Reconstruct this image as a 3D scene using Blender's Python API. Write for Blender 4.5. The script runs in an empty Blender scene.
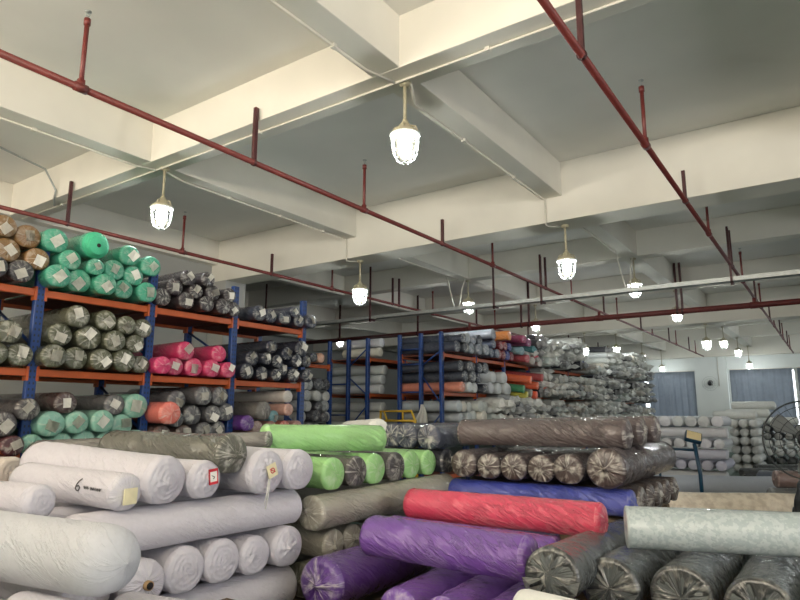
import bpy, bmesh, math, random
from mathutils import Vector, Matrix, noise, Euler
S = bpy.context.scene
COL = S.collection
PI = math.pi

# ------------------------------------------------------------------ camera
cam_data = bpy.data.cameras.new('camera')
cam_data.sensor_width = 36.0
cam_data.lens = 618.2 / 800 * 36
cam_data.clip_end = 200
cam = bpy.data.objects.new('camera', cam_data)
COL.objects.link(cam)
YAW, PITCH, ROLL = .607363, .180387, .00197
cy, sy, cp, sp = math.cos(YAW), math.sin(YAW), math.cos(PITCH), math.sin(PITCH)
fwd = Vector((-sy * cp, cy * cp, sp)); rgt = Vector((cy, sy, 0)); upv = rgt.cross(fwd)
r2 = math.cos(ROLL) * rgt + math.sin(ROLL) * upv
u2 = -math.sin(ROLL) * rgt + math.cos(ROLL) * upv
cam.matrix_world = Matrix(((r2.x, u2.x, -fwd.x, 0), (r2.y, u2.y, -fwd.y, 0), (r2.z, u2.z, -fwd.z, 1.6), (0, 0, 0, 1)))
S.camera = cam

# ------------------------------------------------------------------ world, area lights, exposure
w = bpy.data.worlds.new('World'); S.world = w; w.use_nodes = True
w.node_tree.nodes['Background'].inputs[0].default_value = (.8, .85, .9, 1)
w.node_tree.nodes['Background'].inputs[1].default_value = .5
def area(name, loc, rot, sx, sz, power, col):
    l = bpy.data.lights.new(name, 'AREA'); l.shape = 'RECTANGLE'; l.size = sx; l.size_y = sz
    l.energy = power; l.color = col
    o = bpy.data.objects.new(name, l); COL.objects.link(o); o.location = loc; o.rotation_euler = rot
    return o
# stands in for daylight from behind, tilted up to brighten the ceiling
area('daylight_back', (-2.5, -3.3, 3.45), (PI / 2 + 1.08, 0, 0), 12.0, .75, 1150, (1.0, .89, .74))
area('fill_right', (6.85, 1.0, 2.4), (PI / 2, 0, PI / 2), 8.0, 2.2, 240, (1.0, .99, .99))  # added fill from an unseen side, brightens the near rolls
area('fill_right_far', (6.85, 23.0, 2.1), (PI / 2, 0, PI / 2), 11.0, 1.4, 130, (.93, 1.0, 1.0))  # added fill to brighten the far wall and the jumbled rolls
LAMP_STRENGTH = 215.0
S.view_settings.view_transform = 'Standard'
S.view_settings.look = 'None'
S.view_settings.exposure = 0.0
S.view_settings.gamma = 1.0
S.view_settings.use_curve_mapping = False
S.cycles.use_denoising = True
S.cycles.max_bounces = 6
S.cycles.diffuse_bounces = 4
S.cycles.sample_clamp_indirect = 4.0

# ------------------------------------------------------------------ materials
def lin(c):
    return tuple(((v / 255) / 12.92 if v <= 10 else (((v / 255) + .055) / 1.055) ** 2.4) for v in c) + (1,)
MATS = {}
class NT:
    def __init__(s, name):
        s.m = bpy.data.materials.new(name); s.m.use_nodes = True; s.t = s.m.node_tree
        s.b = s.t.nodes['Principled BSDF']; s.out = s.t.nodes['Material Output']; MATS[name] = s.m
    def n(s, typ, **kw):
        x = s.t.nodes.new(typ)
        for k, v in kw.items(): setattr(x, k, v)
        return x
    def l(s, a, b): s.t.links.new(a, b)
    def math(s, op, a, b=None, c=None):
        x = s.n('ShaderNodeMath', operation=op)
        for i, v in enumerate((a, b, c)):
            if v is None: continue
            if isinstance(v, (int, float)): x.inputs[i].default_value = v
            else: s.l(v, x.inputs[i])
        return x.outputs[0]
    def noise(s, vec, scale, detail=2, rough=.5):
        x = s.n('ShaderNodeTexNoise'); x.inputs['Scale'].default_value = scale
        x.inputs['Detail'].default_value = detail; x.inputs['Roughness'].default_value = rough
        if vec is not None: s.l(vec, x.inputs['Vector'])
        return x.outputs['Fac']
    def ramp(s, fac, stops):
        x = s.n('ShaderNodeValToRGB'); e = x.color_ramp.elements
        while len(e) < len(stops): e.new(.5)
        for el, (p, c) in zip(e, stops):
            el.position = p; el.color = c if len(c) == 4 else tuple(c) + (1,)
        s.l(fac, x.inputs[0]); return x.outputs[0]
    def mix(s, fac, a, b, mode='MIX'):
        x = s.n('ShaderNodeMix', data_type='RGBA', blend_type=mode)
        for i, v in ((0, fac), (6, a), (7, b)):
            if isinstance(v, (int, float)): x.inputs[i].default_value = v
            elif isinstance(v, tuple): x.inputs[i].default_value = v
            else: s.l(v, x.inputs[i])
        return x.outputs[2]
    def bump(s, h, strength, dist, normal=None):
        x = s.n('ShaderNodeBump'); x.inputs['Strength'].default_value = strength; x.inputs['Distance'].default_value = dist
        s.l(h, x.inputs['Height'])
        if normal is not None: s.l(normal, x.inputs['Normal'])
        return x.outputs[0]
    def set(s, **kw):
        for k, v in kw.items():
            i = s.b.inputs[k.replace('_', ' ')]
            if isinstance(v, (int, float, tuple)): i.default_value = v
            else: s.l(v, i)
        return s

def plain(name, col, rough=.6, metal=0., var=.08, scale=6, bump=0.):
    t = NT(name); tc = t.n('ShaderNodeTexCoord'); c = lin(col)
    f = t.noise(tc.outputs['Object'], scale, 3)
    lo = tuple(v * (1 - var) for v in c[:3]) + (1,); hi = tuple(min(1, v * (1 + var)) for v in c[:3]) + (1,)
    t.set(Base_Color=t.ramp(f, ((.3, lo), (.7, hi))), Roughness=rough, Metallic=metal)
    if bump: t.set(Normal=t.bump(t.noise(tc.outputs['Object'], scale * 6, 3), bump, .01))
    return t.m

def wrapped(name, film=.25, coat=.8, rough=.45, wr=.5, kind=None, crough=.06):
    """Fabric in the colour of its object under a clear plastic film with slanting wrinkles."""
    t = NT(name); tc = t.n('ShaderNodeTexCoord'); oi = t.n('ShaderNodeObjectInfo')
    sep = t.n('ShaderNodeSeparateXYZ'); t.l(tc.outputs['Object'], sep.inputs[0])
    X, Y, Z = sep.outputs
    th = t.math('ARCTAN2', Y, Z)
    rnd = t.math('MULTIPLY', oi.outputs['Random'], 37.0)
    a = t.math('ADD', t.math('MULTIPLY', X, 16.0), t.math('ADD', t.math('MULTIPLY', th, 2.6), rnd))
    b = t.math('SUBTRACT', t.math('MULTIPLY', X, 2.2), t.math('MULTIPLY', th, .9))
    cv = t.n('ShaderNodeCombineXYZ'); t.l(a, cv.inputs[0]); t.l(b, cv.inputs[1]); t.l(rnd, cv.inputs[2])
    n1 = t.noise(cv.outputs[0], 1.0, 4, .6)
    patch = t.noise(tc.outputs['Object'], 3.5, 2)
    ridge = t.math('POWER', t.math('SUBTRACT', 1.0, t.math('ABSOLUTE', t.math('MULTIPLY', t.math('SUBTRACT', n1, .5), 7.0))), 4.0)
    ridge = t.math('MAXIMUM', ridge, 0.0)
    msk = t.ramp(patch, ((.38, (0, 0, 0)), (.6, (1, 1, 1))))
    rm = t.math('MULTIPLY', ridge, msk)
    fine = t.noise(tc.outputs['Object'], 60, 2)
    base = oi.outputs['Color']
    if kind == 'camo':
        v = t.n('ShaderNodeTexVoronoi'); v.inputs['Scale'].default_value = 26; t.l(tc.outputs['Object'], v.inputs['Vector'])
        k = t.noise(tc.outputs['Object'], 48, 3)
        base = t.mix(t.ramp(k, ((.49, (0, 0, 0)), (.53, (1, 1, 1)))), base, t.mix(.22, base, (.8, .84, .82, 1)))
    if kind == 'fleece':
        k = t.noise(tc.outputs['Object'], 9, 3)
        base = t.mix(t.ramp(k, ((.4, (0, 0, 0)), (.62, (.8, .8, .8)))), base, (.66, .54, .4, 1))
    base = t.mix(t.math('MULTIPLY', fine, .25), base, t.mix(.5, base, (0, 0, 0, 1)))
    base = t.mix(t.math('MULTIPLY', rm, film), base, (.62, .62, .6, 1))
    h = t.math('ADD', t.math('MULTIPLY', n1, .8), t.math('MULTIPLY', rm, .55))
    nb = t.bump(h, wr, .012)
    cb = t.bump(t.math('ADD', h, t.math('MULTIPLY', t.noise(tc.outputs['Object'], 9, 2), 1.5)), min(1.0, wr * 1.2), .022)
    t.set(Base_Color=base, Roughness=rough, Coat_Weight=coat, Coat_Roughness=crough, Normal=nb, Coat_Normal=cb)
    return t.m

def gathered(name, film=.75, coat=.8, streaks=5.0, filmcol=(.8, .78, .7, 1)):
    """The end of a roll: fabric seen through the gathered clear film, milky along the pleats."""
    t = NT(name); tc = t.n('ShaderNodeTexCoord'); oi = t.n('ShaderNodeObjectInfo')
    sep = t.n('ShaderNodeSeparateXYZ'); t.l(tc.outputs['Object'], sep.inputs[0])
    X, Y, Z = sep.outputs
    th = t.math('ARCTAN2', Z, Y)
    rr = t.math('SQRT', t.math('ADD', t.math('MULTIPLY', Y, Y), t.math('MULTIPLY', Z, Z)))
    rnd = t.math('MULTIPLY', oi.outputs['Random'], 53.0)
    cv = t.n('ShaderNodeCombineXYZ')
    t.l(t.math('ADD', t.math('MULTIPLY', t.math('COSINE', th), streaks * .6), rnd), cv.inputs[0])
    t.l(t.math('MULTIPLY', t.math('SINE', th), streaks * .6), cv.inputs[1])
    t.l(t.math('MULTIPLY', rr, 7.0), cv.inputs[2])
    n1 = t.noise(cv.outputs[0], 1.3, 4, .65)
    st = t.ramp(n1, ((.53, (0, 0, 0)), (.68, (1, 1, 1))))
    off = t.n('ShaderNodeVectorMath', operation='ADD'); t.l(tc.outputs['Object'], off.inputs[0])
    cr = t.n('ShaderNodeCombineXYZ'); t.l(rnd, cr.inputs[0]); t.l(cr.outputs[0], off.inputs[1])
    bl = t.ramp(t.noise(off.outputs[0], 17, 3), ((.52, (0, 0, 0)), (.68, (1, 1, 1))))
    fall = t.ramp(t.math('MULTIPLY', rr, 10.0), ((.0, (1, 1, 1)), (.85, (.45, .45, .45))))
    k = t.math('MULTIPLY', t.math('MULTIPLY', t.math('MAXIMUM', st, t.math('MULTIPLY', bl, .7)), fall), film)
    base = t.mix(k, oi.outputs['Color'], filmcol)
    nb = t.bump(n1, .8, .012)
    t.set(Base_Color=base, Roughness=.45, Coat_Weight=coat, Coat_Roughness=.15, Normal=nb, Coat_Normal=nb)
    return t.m

def ringed(name):
    """Bare roll end: the wound layers show as fine rings."""
    t = NT(name); tc = t.n('ShaderNodeTexCoord'); oi = t.n('ShaderNodeObjectInfo')
    sep = t.n('ShaderNodeSeparateXYZ'); t.l(tc.outputs['Object'], sep.inputs[0]); X, Y, Z = sep.outputs
    rr = t.math('SQRT', t.math('ADD', t.math('MULTIPLY', Y, Y), t.math('MULTIPLY', Z, Z)))
    wob = t.noise(tc.outputs['Object'], 14, 3)
    ph = t.math('ADD', t.math('MULTIPLY', rr, 300.0), t.math('MULTIPLY', wob, 9.0))
    s = t.math('SINE', ph)
    base = t.mix(t.math('MULTIPLY', t.noise(tc.outputs['Object'], 30, 3), .5), oi.outputs['Color'], t.mix(.3, oi.outputs['Color'], (.25, .24, .23, 1)))
    nb = t.bump(t.math('ADD', t.math('MULTIPLY', s, .14), t.math('MULTIPLY', wob, 3.0)), .8, .008)
    t.set(Base_Color=base, Roughness=.55, Coat_Weight=.25, Coat_Roughness=.25, Normal=nb)
    return t.m

def painted_post(name, col):
    """Rack upright: blue enamel with a column of dark punched slots."""
    t = NT(name); tc = t.n('ShaderNodeTexCoord'); sep = t.n('ShaderNodeSeparateXYZ'); t.l(tc.outputs['Object'], sep.inputs[0])
    X, Y, Z = sep.outputs
    fz = t.math('ABSOLUTE', t.math('SUBTRACT', t.math('FRACT', t.math('MULTIPLY', Z, 18.0)), .5))
    hole = t.math('MULTIPLY', t.math('LESS_THAN', fz, .2), t.math('LESS_THAN', t.math('ABSOLUTE', t.math('SUBTRACT', t.math('ABSOLUTE', Y), .018)), .007))
    c = lin(col)
    f = t.ramp(t.noise(tc.outputs['Object'], 9, 3), ((.3, tuple(v * .85 for v in c[:3])), (.7, c)))
    t.set(Base_Color=t.mix(hole, f, (.01, .012, .02, 1)), Roughness=.42)
    return t.m

def lampglow(name, col, strength):
    t = NT(name); t.set(Base_Color=(.9, .9, .9, 1), Emission_Color=col, Emission_Strength=strength, Roughness=.3)
    return t.m

M_plaster = plain('cream plaster', (224, 220, 209), .85, var=.05, scale=1.3, bump=.06)
M_slab = plain('ceiling paint', (228, 226, 220), .88, var=.05, scale=.9, bump=.06)
M_wall = plain('wall paint', (162, 162, 158), .85, var=.04, scale=1.2, bump=.04)  # same plaster as the far wall, darkened to copy the weaker light here
M_floor = plain('green floor paint', (58, 80, 68), .5, var=.15, scale=2.0, bump=.05)
M_red = plain('red pipe paint', (100, 38, 34), .5, var=.15, scale=8)
M_hanger = plain('dark red hanger steel', (66, 26, 28), .5, var=.2, scale=10)
M_conduit = plain('white conduit plastic', (214, 210, 198), .5, var=.04)
M_galv = plain('galvanised steel', (172, 176, 174), .42, .6, var=.12, scale=14)
M_lampbody = plain('lamp housing paint', (176, 168, 142), .5, var=.08, scale=20)
M_guard = plain('white guard wire', (226, 228, 224), .4, var=.03)
M_glow = lampglow('lamp bulb light', (.94, 1.0, .99, 1), LAMP_STRENGTH)
def clearglass(name):
    t = NT(name); tr_ = t.n('ShaderNodeBsdfTransparent'); gl = t.n('ShaderNodeBsdfGlossy'); gl.inputs['Roughness'].default_value = .08
    lw = t.n('ShaderNodeLayerWeight'); lw.inputs['Blend'].default_value = .25; mx = t.n('ShaderNodeMixShader')
    t.l(lw.outputs['Fresnel'], mx.inputs[0]); t.l(tr_.outputs[0], mx.inputs[1]); t.l(gl.outputs[0], mx.inputs[2]); t.l(mx.outputs[0], t.out.inputs['Surface'])
    return t.m
M_glass = clearglass('clear lamp glass')
M_sky = lampglow('bright window pane', (.9, .95, 1.0, 1), 2.2)
M_blue = painted_post('blue rack enamel', (26, 62, 124))
M_brace = plain('blue brace enamel', (24, 58, 116), .42, var=.1, scale=9)
M_orange = plain('orange beam enamel', (182, 86, 40), .42, var=.12, scale=7)
M_deck = plain('brown shelf deck', (112, 62, 44), .7, var=.2, scale=5)
M_curtain = plain('blue grey curtain cloth', (142, 148, 154), .9, var=.06, scale=5)
M_black = plain('black plastic', (26, 27, 29), .45, var=.15)
M_fanblade = plain('grey fan blade', (118, 122, 122), .5, var=.05)
M_fanwire = plain('dark fan wire', (40, 44, 46), .4, .3, var=.1)
M_navyenamel = plain('dark blue enamel', (24, 60, 84), .4, var=.1)
M_yellow = plain('yellow trolley enamel', (196, 160, 44), .45, var=.1)
M_paper = plain('paper tag', (244, 241, 232), .7, var=.05, scale=30)
M_redprint = plain('red tag print', (196, 44, 58), .6, var=.05)
M_ink = plain('black marker ink', (18, 18, 20), .6, var=.05)
M_card = plain('cardboard tube', (170, 140, 100), .8, var=.1, scale=20)
M_hole = plain('dark tube inside', (30, 28, 26), .9, var=.1)
M_wood = plain('pallet wood', (96, 80, 62), .8, var=.2, scale=9)
M_screen = plain('scale display face', (216, 196, 150), .35, var=.05)
M_cream = plain('cream cloth patch', (226, 218, 180), .8, var=.1, scale=20)
M_tie = plain('white film knot', (214, 214, 206), .35, var=.1, scale=20)
M_wrap = wrapped('film wrapped fabric', .08, 1.0, .6, .8)
M_wrapdark = wrapped('film wrapped dark fabric', .08, 1.0, .6, .85)
M_cloth = wrapped('soft white fabric', .03, .12, .75, .45, None, .3)
M_camo = wrapped('patterned pale fabric', .1, .8, .4, .2, 'camo')
M_fleece = wrapped('patterned fleece', .1, .3, .6, .5, 'fleece')
M_gather = gathered('gathered film end', .9)
M_gathersoft = gathered('soft gathered film end', .62)
M_gatherdim = gathered('dim gathered film end', .5, 1.0, 3.0)
M_gatherthick = gathered('thick gathered film end', .95, streaks=7)
M_wall_lit = plain('lit wall paint', (216, 220, 217), .85, var=.04, scale=1.2, bump=.04)  # same wall plaster, lightened to stand in for stronger light
M_rings = ringed('wound fabric end')

# ------------------------------------------------------------------ mesh helpers
def obj(name, bm, mat, parent=None, smooth=True, loc=None):
    me = bpy.data.meshes.new(name)
    bm.normal_update(); bm.to_mesh(me); bm.free()
    return objm(name, me, mat, parent, smooth, loc)
def objm(name, me, mat, parent=None, smooth=True, loc=None):
    if mat and not me.materials: me.materials.append(mat)
    if smooth:
        for p in me.polygons: p.use_smooth = True
    o = bpy.data.objects.new(name, me); COL.objects.link(o)
    if parent: o.parent = parent
    if loc: o.location = loc
    return o
def empty(name, loc=(0, 0, 0), rz=0):
    o = bpy.data.objects.new(name, None); o.empty_display_size = .1; COL.objects.link(o)
    o.location = loc; o.rotation_euler = (0, 0, rz); return o
def tag(o, label=None, cat=None, group=None, kind=None):
    if label: o['label'] = label
    if cat: o['category'] = cat
    if group: o['group'] = group
    if kind: o['kind'] = kind
    return o
def box(bm, x0, x1, y0, y1, z0, z1):
    v = [bm.verts.new(p) for p in ((x0, y0, z0), (x1, y0, z0), (x1, y1, z0), (x0, y1, z0), (x0, y0, z1), (x1, y0, z1), (x1, y1, z1), (x0, y1, z1))]
    for f in ((0, 3, 2, 1), (4, 5, 6, 7), (0, 1, 5, 4), (1, 2, 6, 5), (2, 3, 7, 6), (3, 0, 4, 7)):
        bm.faces.new([v[i] for i in f])
def bevel(bm, r, seg=2):
    bmesh.ops.bevel(bm, geom=[e for e in bm.edges], offset=r, segments=seg, affect='EDGES', profile=.5)
def bxobj(name, dims, mat, parent=None, bev=0, loc=None):
    bm = bmesh.new(); box(bm, *dims)
    if bev: bevel(bm, bev)
    return obj(name, bm, mat, parent, False, loc)
def tube(bm, pts, r, n=8, closed=False):
    pts = [Vector(p) for p in pts]; rings = []; N = len(pts); prev = None
    for i, p in enumerate(pts):
        if closed: t = (pts[(i + 1) % N] - pts[i - 1]).normalized()
        else: t = (pts[min(i + 1, N - 1)] - pts[max(i - 1, 0)]).normalized()
        if prev is None:
            a = Vector((0, 0, 1)) if abs(t.z) < .9 else Vector((1, 0, 0)); a = (a - t * a.dot(t)).normalized()
        else:
            a = (prev - t * prev.dot(t)).normalized()
        prev = a; b = t.cross(a)
        rr = r[i] if isinstance(r, (list, tuple)) else r
        rings.append([bm.verts.new(p + rr * (math.cos(2 * PI * k / n) * a + math.sin(2 * PI * k / n) * b)) for k in range(n)])
    for i in range(N if closed else N - 1):
        A, B = rings[i], rings[(i + 1) % N]
        for k in range(n): bm.faces.new((A[k], A[(k + 1) % n], B[(k + 1) % n], B[k]))
    if not closed:
        bm.faces.new(rings[0][::-1]); bm.faces.new(rings[-1])
def lathe(bm, prof, n=24):
    """prof: list of (radius, z) from top to bottom, revolved about z"""
    rings = []
    for r, z in prof:
        if r < 1e-5: rings.append([bm.verts.new((0, 0, z))])
        else: rings.append([bm.verts.new((r * math.cos(2 * PI * k / n), r * math.sin(2 * PI * k / n), z)) for k in range(n)])
    for A, B in zip(rings, rings[1:]):
        for k in range(n):
            k2 = (k + 1) % n
            if len(A) == 1 and len(B) == 1: continue
            if len(A) == 1: bm.faces.new((A[0], B[k], B[k2]))
            elif len(B) == 1: bm.faces.new((A[k], B[0], A[k2]))
            else: bm.faces.new((A[k], B[k], B[k2], A[k2]))
def tubeobj(name, pts, r, mat, parent=None, n=8, closed=False):
    bm = bmesh.new(); tube(bm, pts, r, n, closed); return obj(name, bm, mat, parent)
def arc(p, q, h, n=8):
    return [Vector(p).lerp(Vector(q), i / n) + Vector((0, 0, -h * 4 * (i / n) * (1 - i / n))) for i in range(n + 1)]

# ------------------------------------------------------------------ the building
SLAB, HS, HB = 4.8, 4.337, 4.015
XL, XR, YB, YF = -9.5, 7.0, -3.6, 30.0
XW, YW = -17.0, 7.85          # behind the second cross beam the hall widens to the left
def struct(name, dims, mat, bev=0):
    return tag(bxobj(name, dims, mat, None, bev), kind='structure')
struct('floor', (XW - .2, XR + .2, YB - .2, YF + .3, -.15, 0), M_floor)
struct('ceiling', (XW - .2, XR + .2, YB - .2, YF + .3, SLAB, SLAB + .2), M_slab)
struct('wall_left', (XL - .2, XL, YB - .2, YW - .2, 0, SLAB), M_wall)
struct('wall_left_return', (XW, XL, YW - .2, YW, 0, SLAB), M_wall)
struct('wall_left_rear', (XW - .2, XW, YW - .2, YF + .2, 0, SLAB), M_wall)
def wall_with_windows(name, axis, at, th, a0, a1, wins, z0, z1):
    bm = bmesh.new()
    def b(p0, p1, q0, q1):
        if axis == 'x': box(bm, p0, p1, at, at + th, q0, q1)
        else: box(bm, at, at + th, p0, p1, q0, q1)
    b(a0, a1, 0, z0); b(a0, a1, z1, SLAB); e = a0
    for p, q in wins: b(e, p, z0, z1); e = q
    b(e, a1, z0, z1)
    return tag(obj(name, bm, M_wall_lit if name == 'wall_far' else M_wall, None, False), kind='structure')
WF = [(-9.2, -7.55), (-7.3, -4.98), (-3.62, -1.2), (-.9, 1.6), (2.4, 5.0)]
wall_with_windows('wall_far', 'x', YF, .2, XW - .2, XR + .2, WF, 1.0, 3.42)
WBK = [(-8.6, -5.2), (-4.8, -1.4), (-1.0, 2.4)]  # unseen windows, set high to fit the back area light
wall_with_windows('wall_back', 'x', YB, -.2, XL - .2, XR + .2, WBK, 3.12, 3.88)
WRT = [(-3.0, .6), (1.2, 4.8), (18.0, 22.6), (23.4, 28.0)]  # unseen windows, added to go with the right fill lights
wall_with_windows('wall_right', 'y', XR, .2, YB - .2, YF + .2, WRT, 1.3, 3.5)
k = 0
for lst, axis in ((WF, 'f'), (WBK, 'b'), (WRT, 'r')):
    for p, q in lst:
        k += 1
        z0, z1 = {'f': (1.0, 3.42), 'b': (3.12, 3.88), 'r': (1.3, 3.5)}[axis]
        bm = bmesh.new(); bp = bmesh.new(); m = (p + q) / 2; fw = .05
        def B(bmx, a, b_, c, d, t0, t1):
            if axis == 'f': box(bmx, a, b_, YF + t0, YF + t1, c, d)
            elif axis == 'b': box(bmx, a, b_, YB - t1, YB - t0, c, d)
            else: box(bmx, XR + t0, XR + t1, a, b_, c, d)
        for a, b_, c, d in ((p, q, z0, z0 + fw), (p, q, z1 - fw, z1), (p, p + fw, z0, z1), (q - fw, q, z0, z1), (m - fw / 2, m + fw / 2, z0, z1)):
            B(bm, a, b_, c, d, .08, .14)
        f = tag(obj('window_%d' % k, bm, M_galv, None, False), kind='structure')
        B(bp, p, q, z0, z1, .15, .16)
        obj('pane', bp, M_sky, f, False)
# concrete beams: deep ones across the hall, shallower ones between, and the ones along it
for y0, y1 in ((-3.6, -3.3), (7.38, 7.85), (18.35, 18.85), (29.55, 30.0)):
    struct('ceiling_beam', (XL if y1 < 8 else XW, XR, y0, y1, HB, SLAB), M_plaster, .006)
for y0, y1 in ((3.74, 4.05), (11.1, 11.4), (14.68, 14.98), (21.85, 22.15), (25.4, 25.7)):
    struct('ceiling_beam', (XL if y1 < 8 else XW, XR, y0, y1, HS, SLAB), M_plaster, .006)
for x0, x1 in ((-16.3, -16.05), (-12.95, -12.68), (-9.5, -9.32), (-6.22, -5.98), (-2.89, -2.61), (.45, .73), (3.8, 4.08)):
    struct('ceiling_beam', (x0, x1, YB if x0 > -9.6 else YW, YF, HS + .004, SLAB), M_plaster, .006)
for y in (7.6,):
    struct('wall_column', (XL, XL + .45, y - .24, y + .24, 0, HB), M_wall)
for x in (-4.3, 2.0):
    struct('wall_column', (x - .62, x + .62, YF - .22, YF, 0, HB), M_wall_lit)
struct('trim_1', (XL, XR, YF - .06, YF, 3.42, 3.56), M_wall_lit)

# curtains on the far windows
def curtain(x0, x1, label, lean=0.0):
    bm = bmesh.new(); nx = int((x1 - x0) * 26); z0, z1 = .9, 3.42; nz = 8; R = []
    for j in range(nz + 1):
        t = j / nz; row = []
        for i in range(nx + 1):
            u = i / nx; x = x0 + (x1 - x0) * u + lean * (1 - t) * (1 if u > .98 else u)
            y = YF - .1 + .035 * math.sin(x * 21 + .7 * math.sin(3 * t)) * (.7 - .35 * t) + .012 * math.sin(x * 47 + t)
            row.append(bm.verts.new((x, y, z0 + (z1 - z0) * t)))
        R.append(row)
    for a, b in zip(R, R[1:]):
        for i in range(nx): bm.faces.new((a[i], a[i + 1], b[i + 1], b[i]))
    bmesh.ops.solidify(bm, geom=bm.faces[:], thickness=.006)
    o = tag(obj('curtain', bm, M_curtain), label, 'curtain', None)
    tubeobj('curtain_rail', [(x0 - .03, YF - .1, 3.44), (x1 + .03, YF - .1, 3.44)], .014, M_conduit, o)
curtain(-9.2, -7.1, 'blue grey curtain at the far left beside the jumbled rolls')
curtain(-6.92, -4.97, 'blue grey curtain on the window just left of the far column', .0)
curtain(-3.58, -1.32, 'wide blue grey curtain on the window right of the far column', .0)
curtain(-1.14, 1.4, 'blue grey curtain at the right edge, beyond the bright slit', .0)

# ------------------------------------------------------------------ sprinkler pipes
def frng(*a): return a
def sprinkler_line(x, y0, y1, sprinklers, hangers, label):
    o = tag(tubeobj('sprinkler_pipe', [(x, y0, 3.9), (x, y1, 3.9)], .026, M_red, None, 14), label, 'pipe')
    for y in sprinklers:
        bm = bmesh.new(); tube(bm, [(x, y, 3.9), (x, y, 4.44)], .017, 10)
        tube(bm, [(x, y - .045, 3.9), (x, y + .045, 3.9)], .035, 12); tube(bm, [(x, y, 3.9), (x, y, 3.96)], .028, 10)
        tube(bm, [(x, y, 4.4), (x, y, 4.45)], .024, 10)
        r_ = obj('riser', bm, M_red, o)
        bm = bmesh.new(); tube(bm, [(x, y, 4.44), (x, y, 4.475)], .008, 8); tube(bm, [(x, y, 4.505), (x, y, 4.512)], .024, 10)
        for s in (-1, 1): tube(bm, [(x, y + s * .006, 4.47), (x, y + s * .016, 4.488), (x, y + s * .004, 4.507)], .003, 5)
        obj('sprinkler_head', bm, M_galv, r_)
    for y, top in hangers:
        bm = bmesh.new(); box(bm, x - .018, x + .018, y - .018, y + .018, 3.915, top)
        tube(bm, [(x, y - .012, 3.9), (x, y + .012, 3.9)], .034, 12)
        obj('hanger', bm, M_hanger, o, False)
    return o
SPR = [2.06, 5.37, 8.68, 12.3, 15.6, 19.2, 22.6, 26.2]
HNG = [(.6, 4.5), (3.7, 4.45), (7.13, 4.25), (10.66, 4.47), (10.9, 4.5), (14.5, 4.4), (17.9, 4.3), (21.5, 4.4), (24.9, 4.4)]
sprinkler_line(-7.6, -2, 27.9, SPR, HNG, 'red sprinkler pipe running just above the rolls on the left rack')
sprinkler_line(-4.24, -2, 27.9, SPR, HNG, 'red sprinkler pipe crossing the ceiling from the upper left corner')
sprinkler_line(-1.13, -2, 28.2, SPR, HNG, 'red sprinkler pipe descending steeply at the upper right')
def main_pipe():
    Y = 14.1
    o = tag(tubeobj('main_sprinkler_pipe', [(XW, Y, 3.74), (XR, Y, 3.74)], .06, M_red, None, 16), 'thick red main sprinkler pipe crossing the hall under the others', 'pipe')
    for x in (-7.6, -4.24, -1.13):
        bm = bmesh.new(); tube(bm, [(x, Y, 3.74), (x, Y, 3.89)], .035, 10); tube(bm, [(x - .08, Y, 3.74), (x + .08, Y, 3.74)], .07, 14)
        obj('branch_tee', bm, M_red, o)
    for x in (-12.0, -9.2, -6.15, -5.95, -2.57, -2.47, 1.0):
        bm = bmesh.new(); box(bm, x - .022, x + .022, Y - .022, Y + .022, 3.66, 4.8 if x not in (-6.15, -5.95, -2.57) else 4.8)
        tube(bm, [(x - .02, Y, 3.74), (x + .02, Y, 3.74)], .068, 14)
        obj('hanger', bm, M_hanger, o, False)
main_pipe()
# cable tray
def cable_tray():
    y, z = 10.73, 3.62
    bm = bmesh.new(); box(bm, XW, XR, y - .07, y + .07, z, z + .008); box(bm, XW, XR, y - .07, y - .064, z, z + .075); box(bm, XW, XR, y + .064, y + .07, z, z + .075)
    o = tag(obj('cable_tray', bm, M_galv, None, False), 'pale galvanised cable tray crossing the hall below the beams', 'cable tray')
    for x in (-11.5, -8.2, -5.2, -4.24, -1.13, 1.5):
        bm = bmesh.new(); box(bm, x - .016, x + .016, y - .1, y - .07, z - .06, 4.8 if x != -4.24 and x != -1.13 else 4.5); box(bm, x - .02, x + .02, y - .1, y + .09, z - .03, z)
        obj('hanger', bm, M_hanger, o, False)
    bm = bmesh.new()
    for q, dy in enumerate((-.03, .0, .03)): tube(bm, [(XW, y + dy, z + .03), (-4, y + dy + .01, z + .035), (0, y + dy, z + .03), (XR, y + dy, z + .03)], .012, 6)
    obj('cable', bm, M_conduit, o)
cable_tray()

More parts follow.
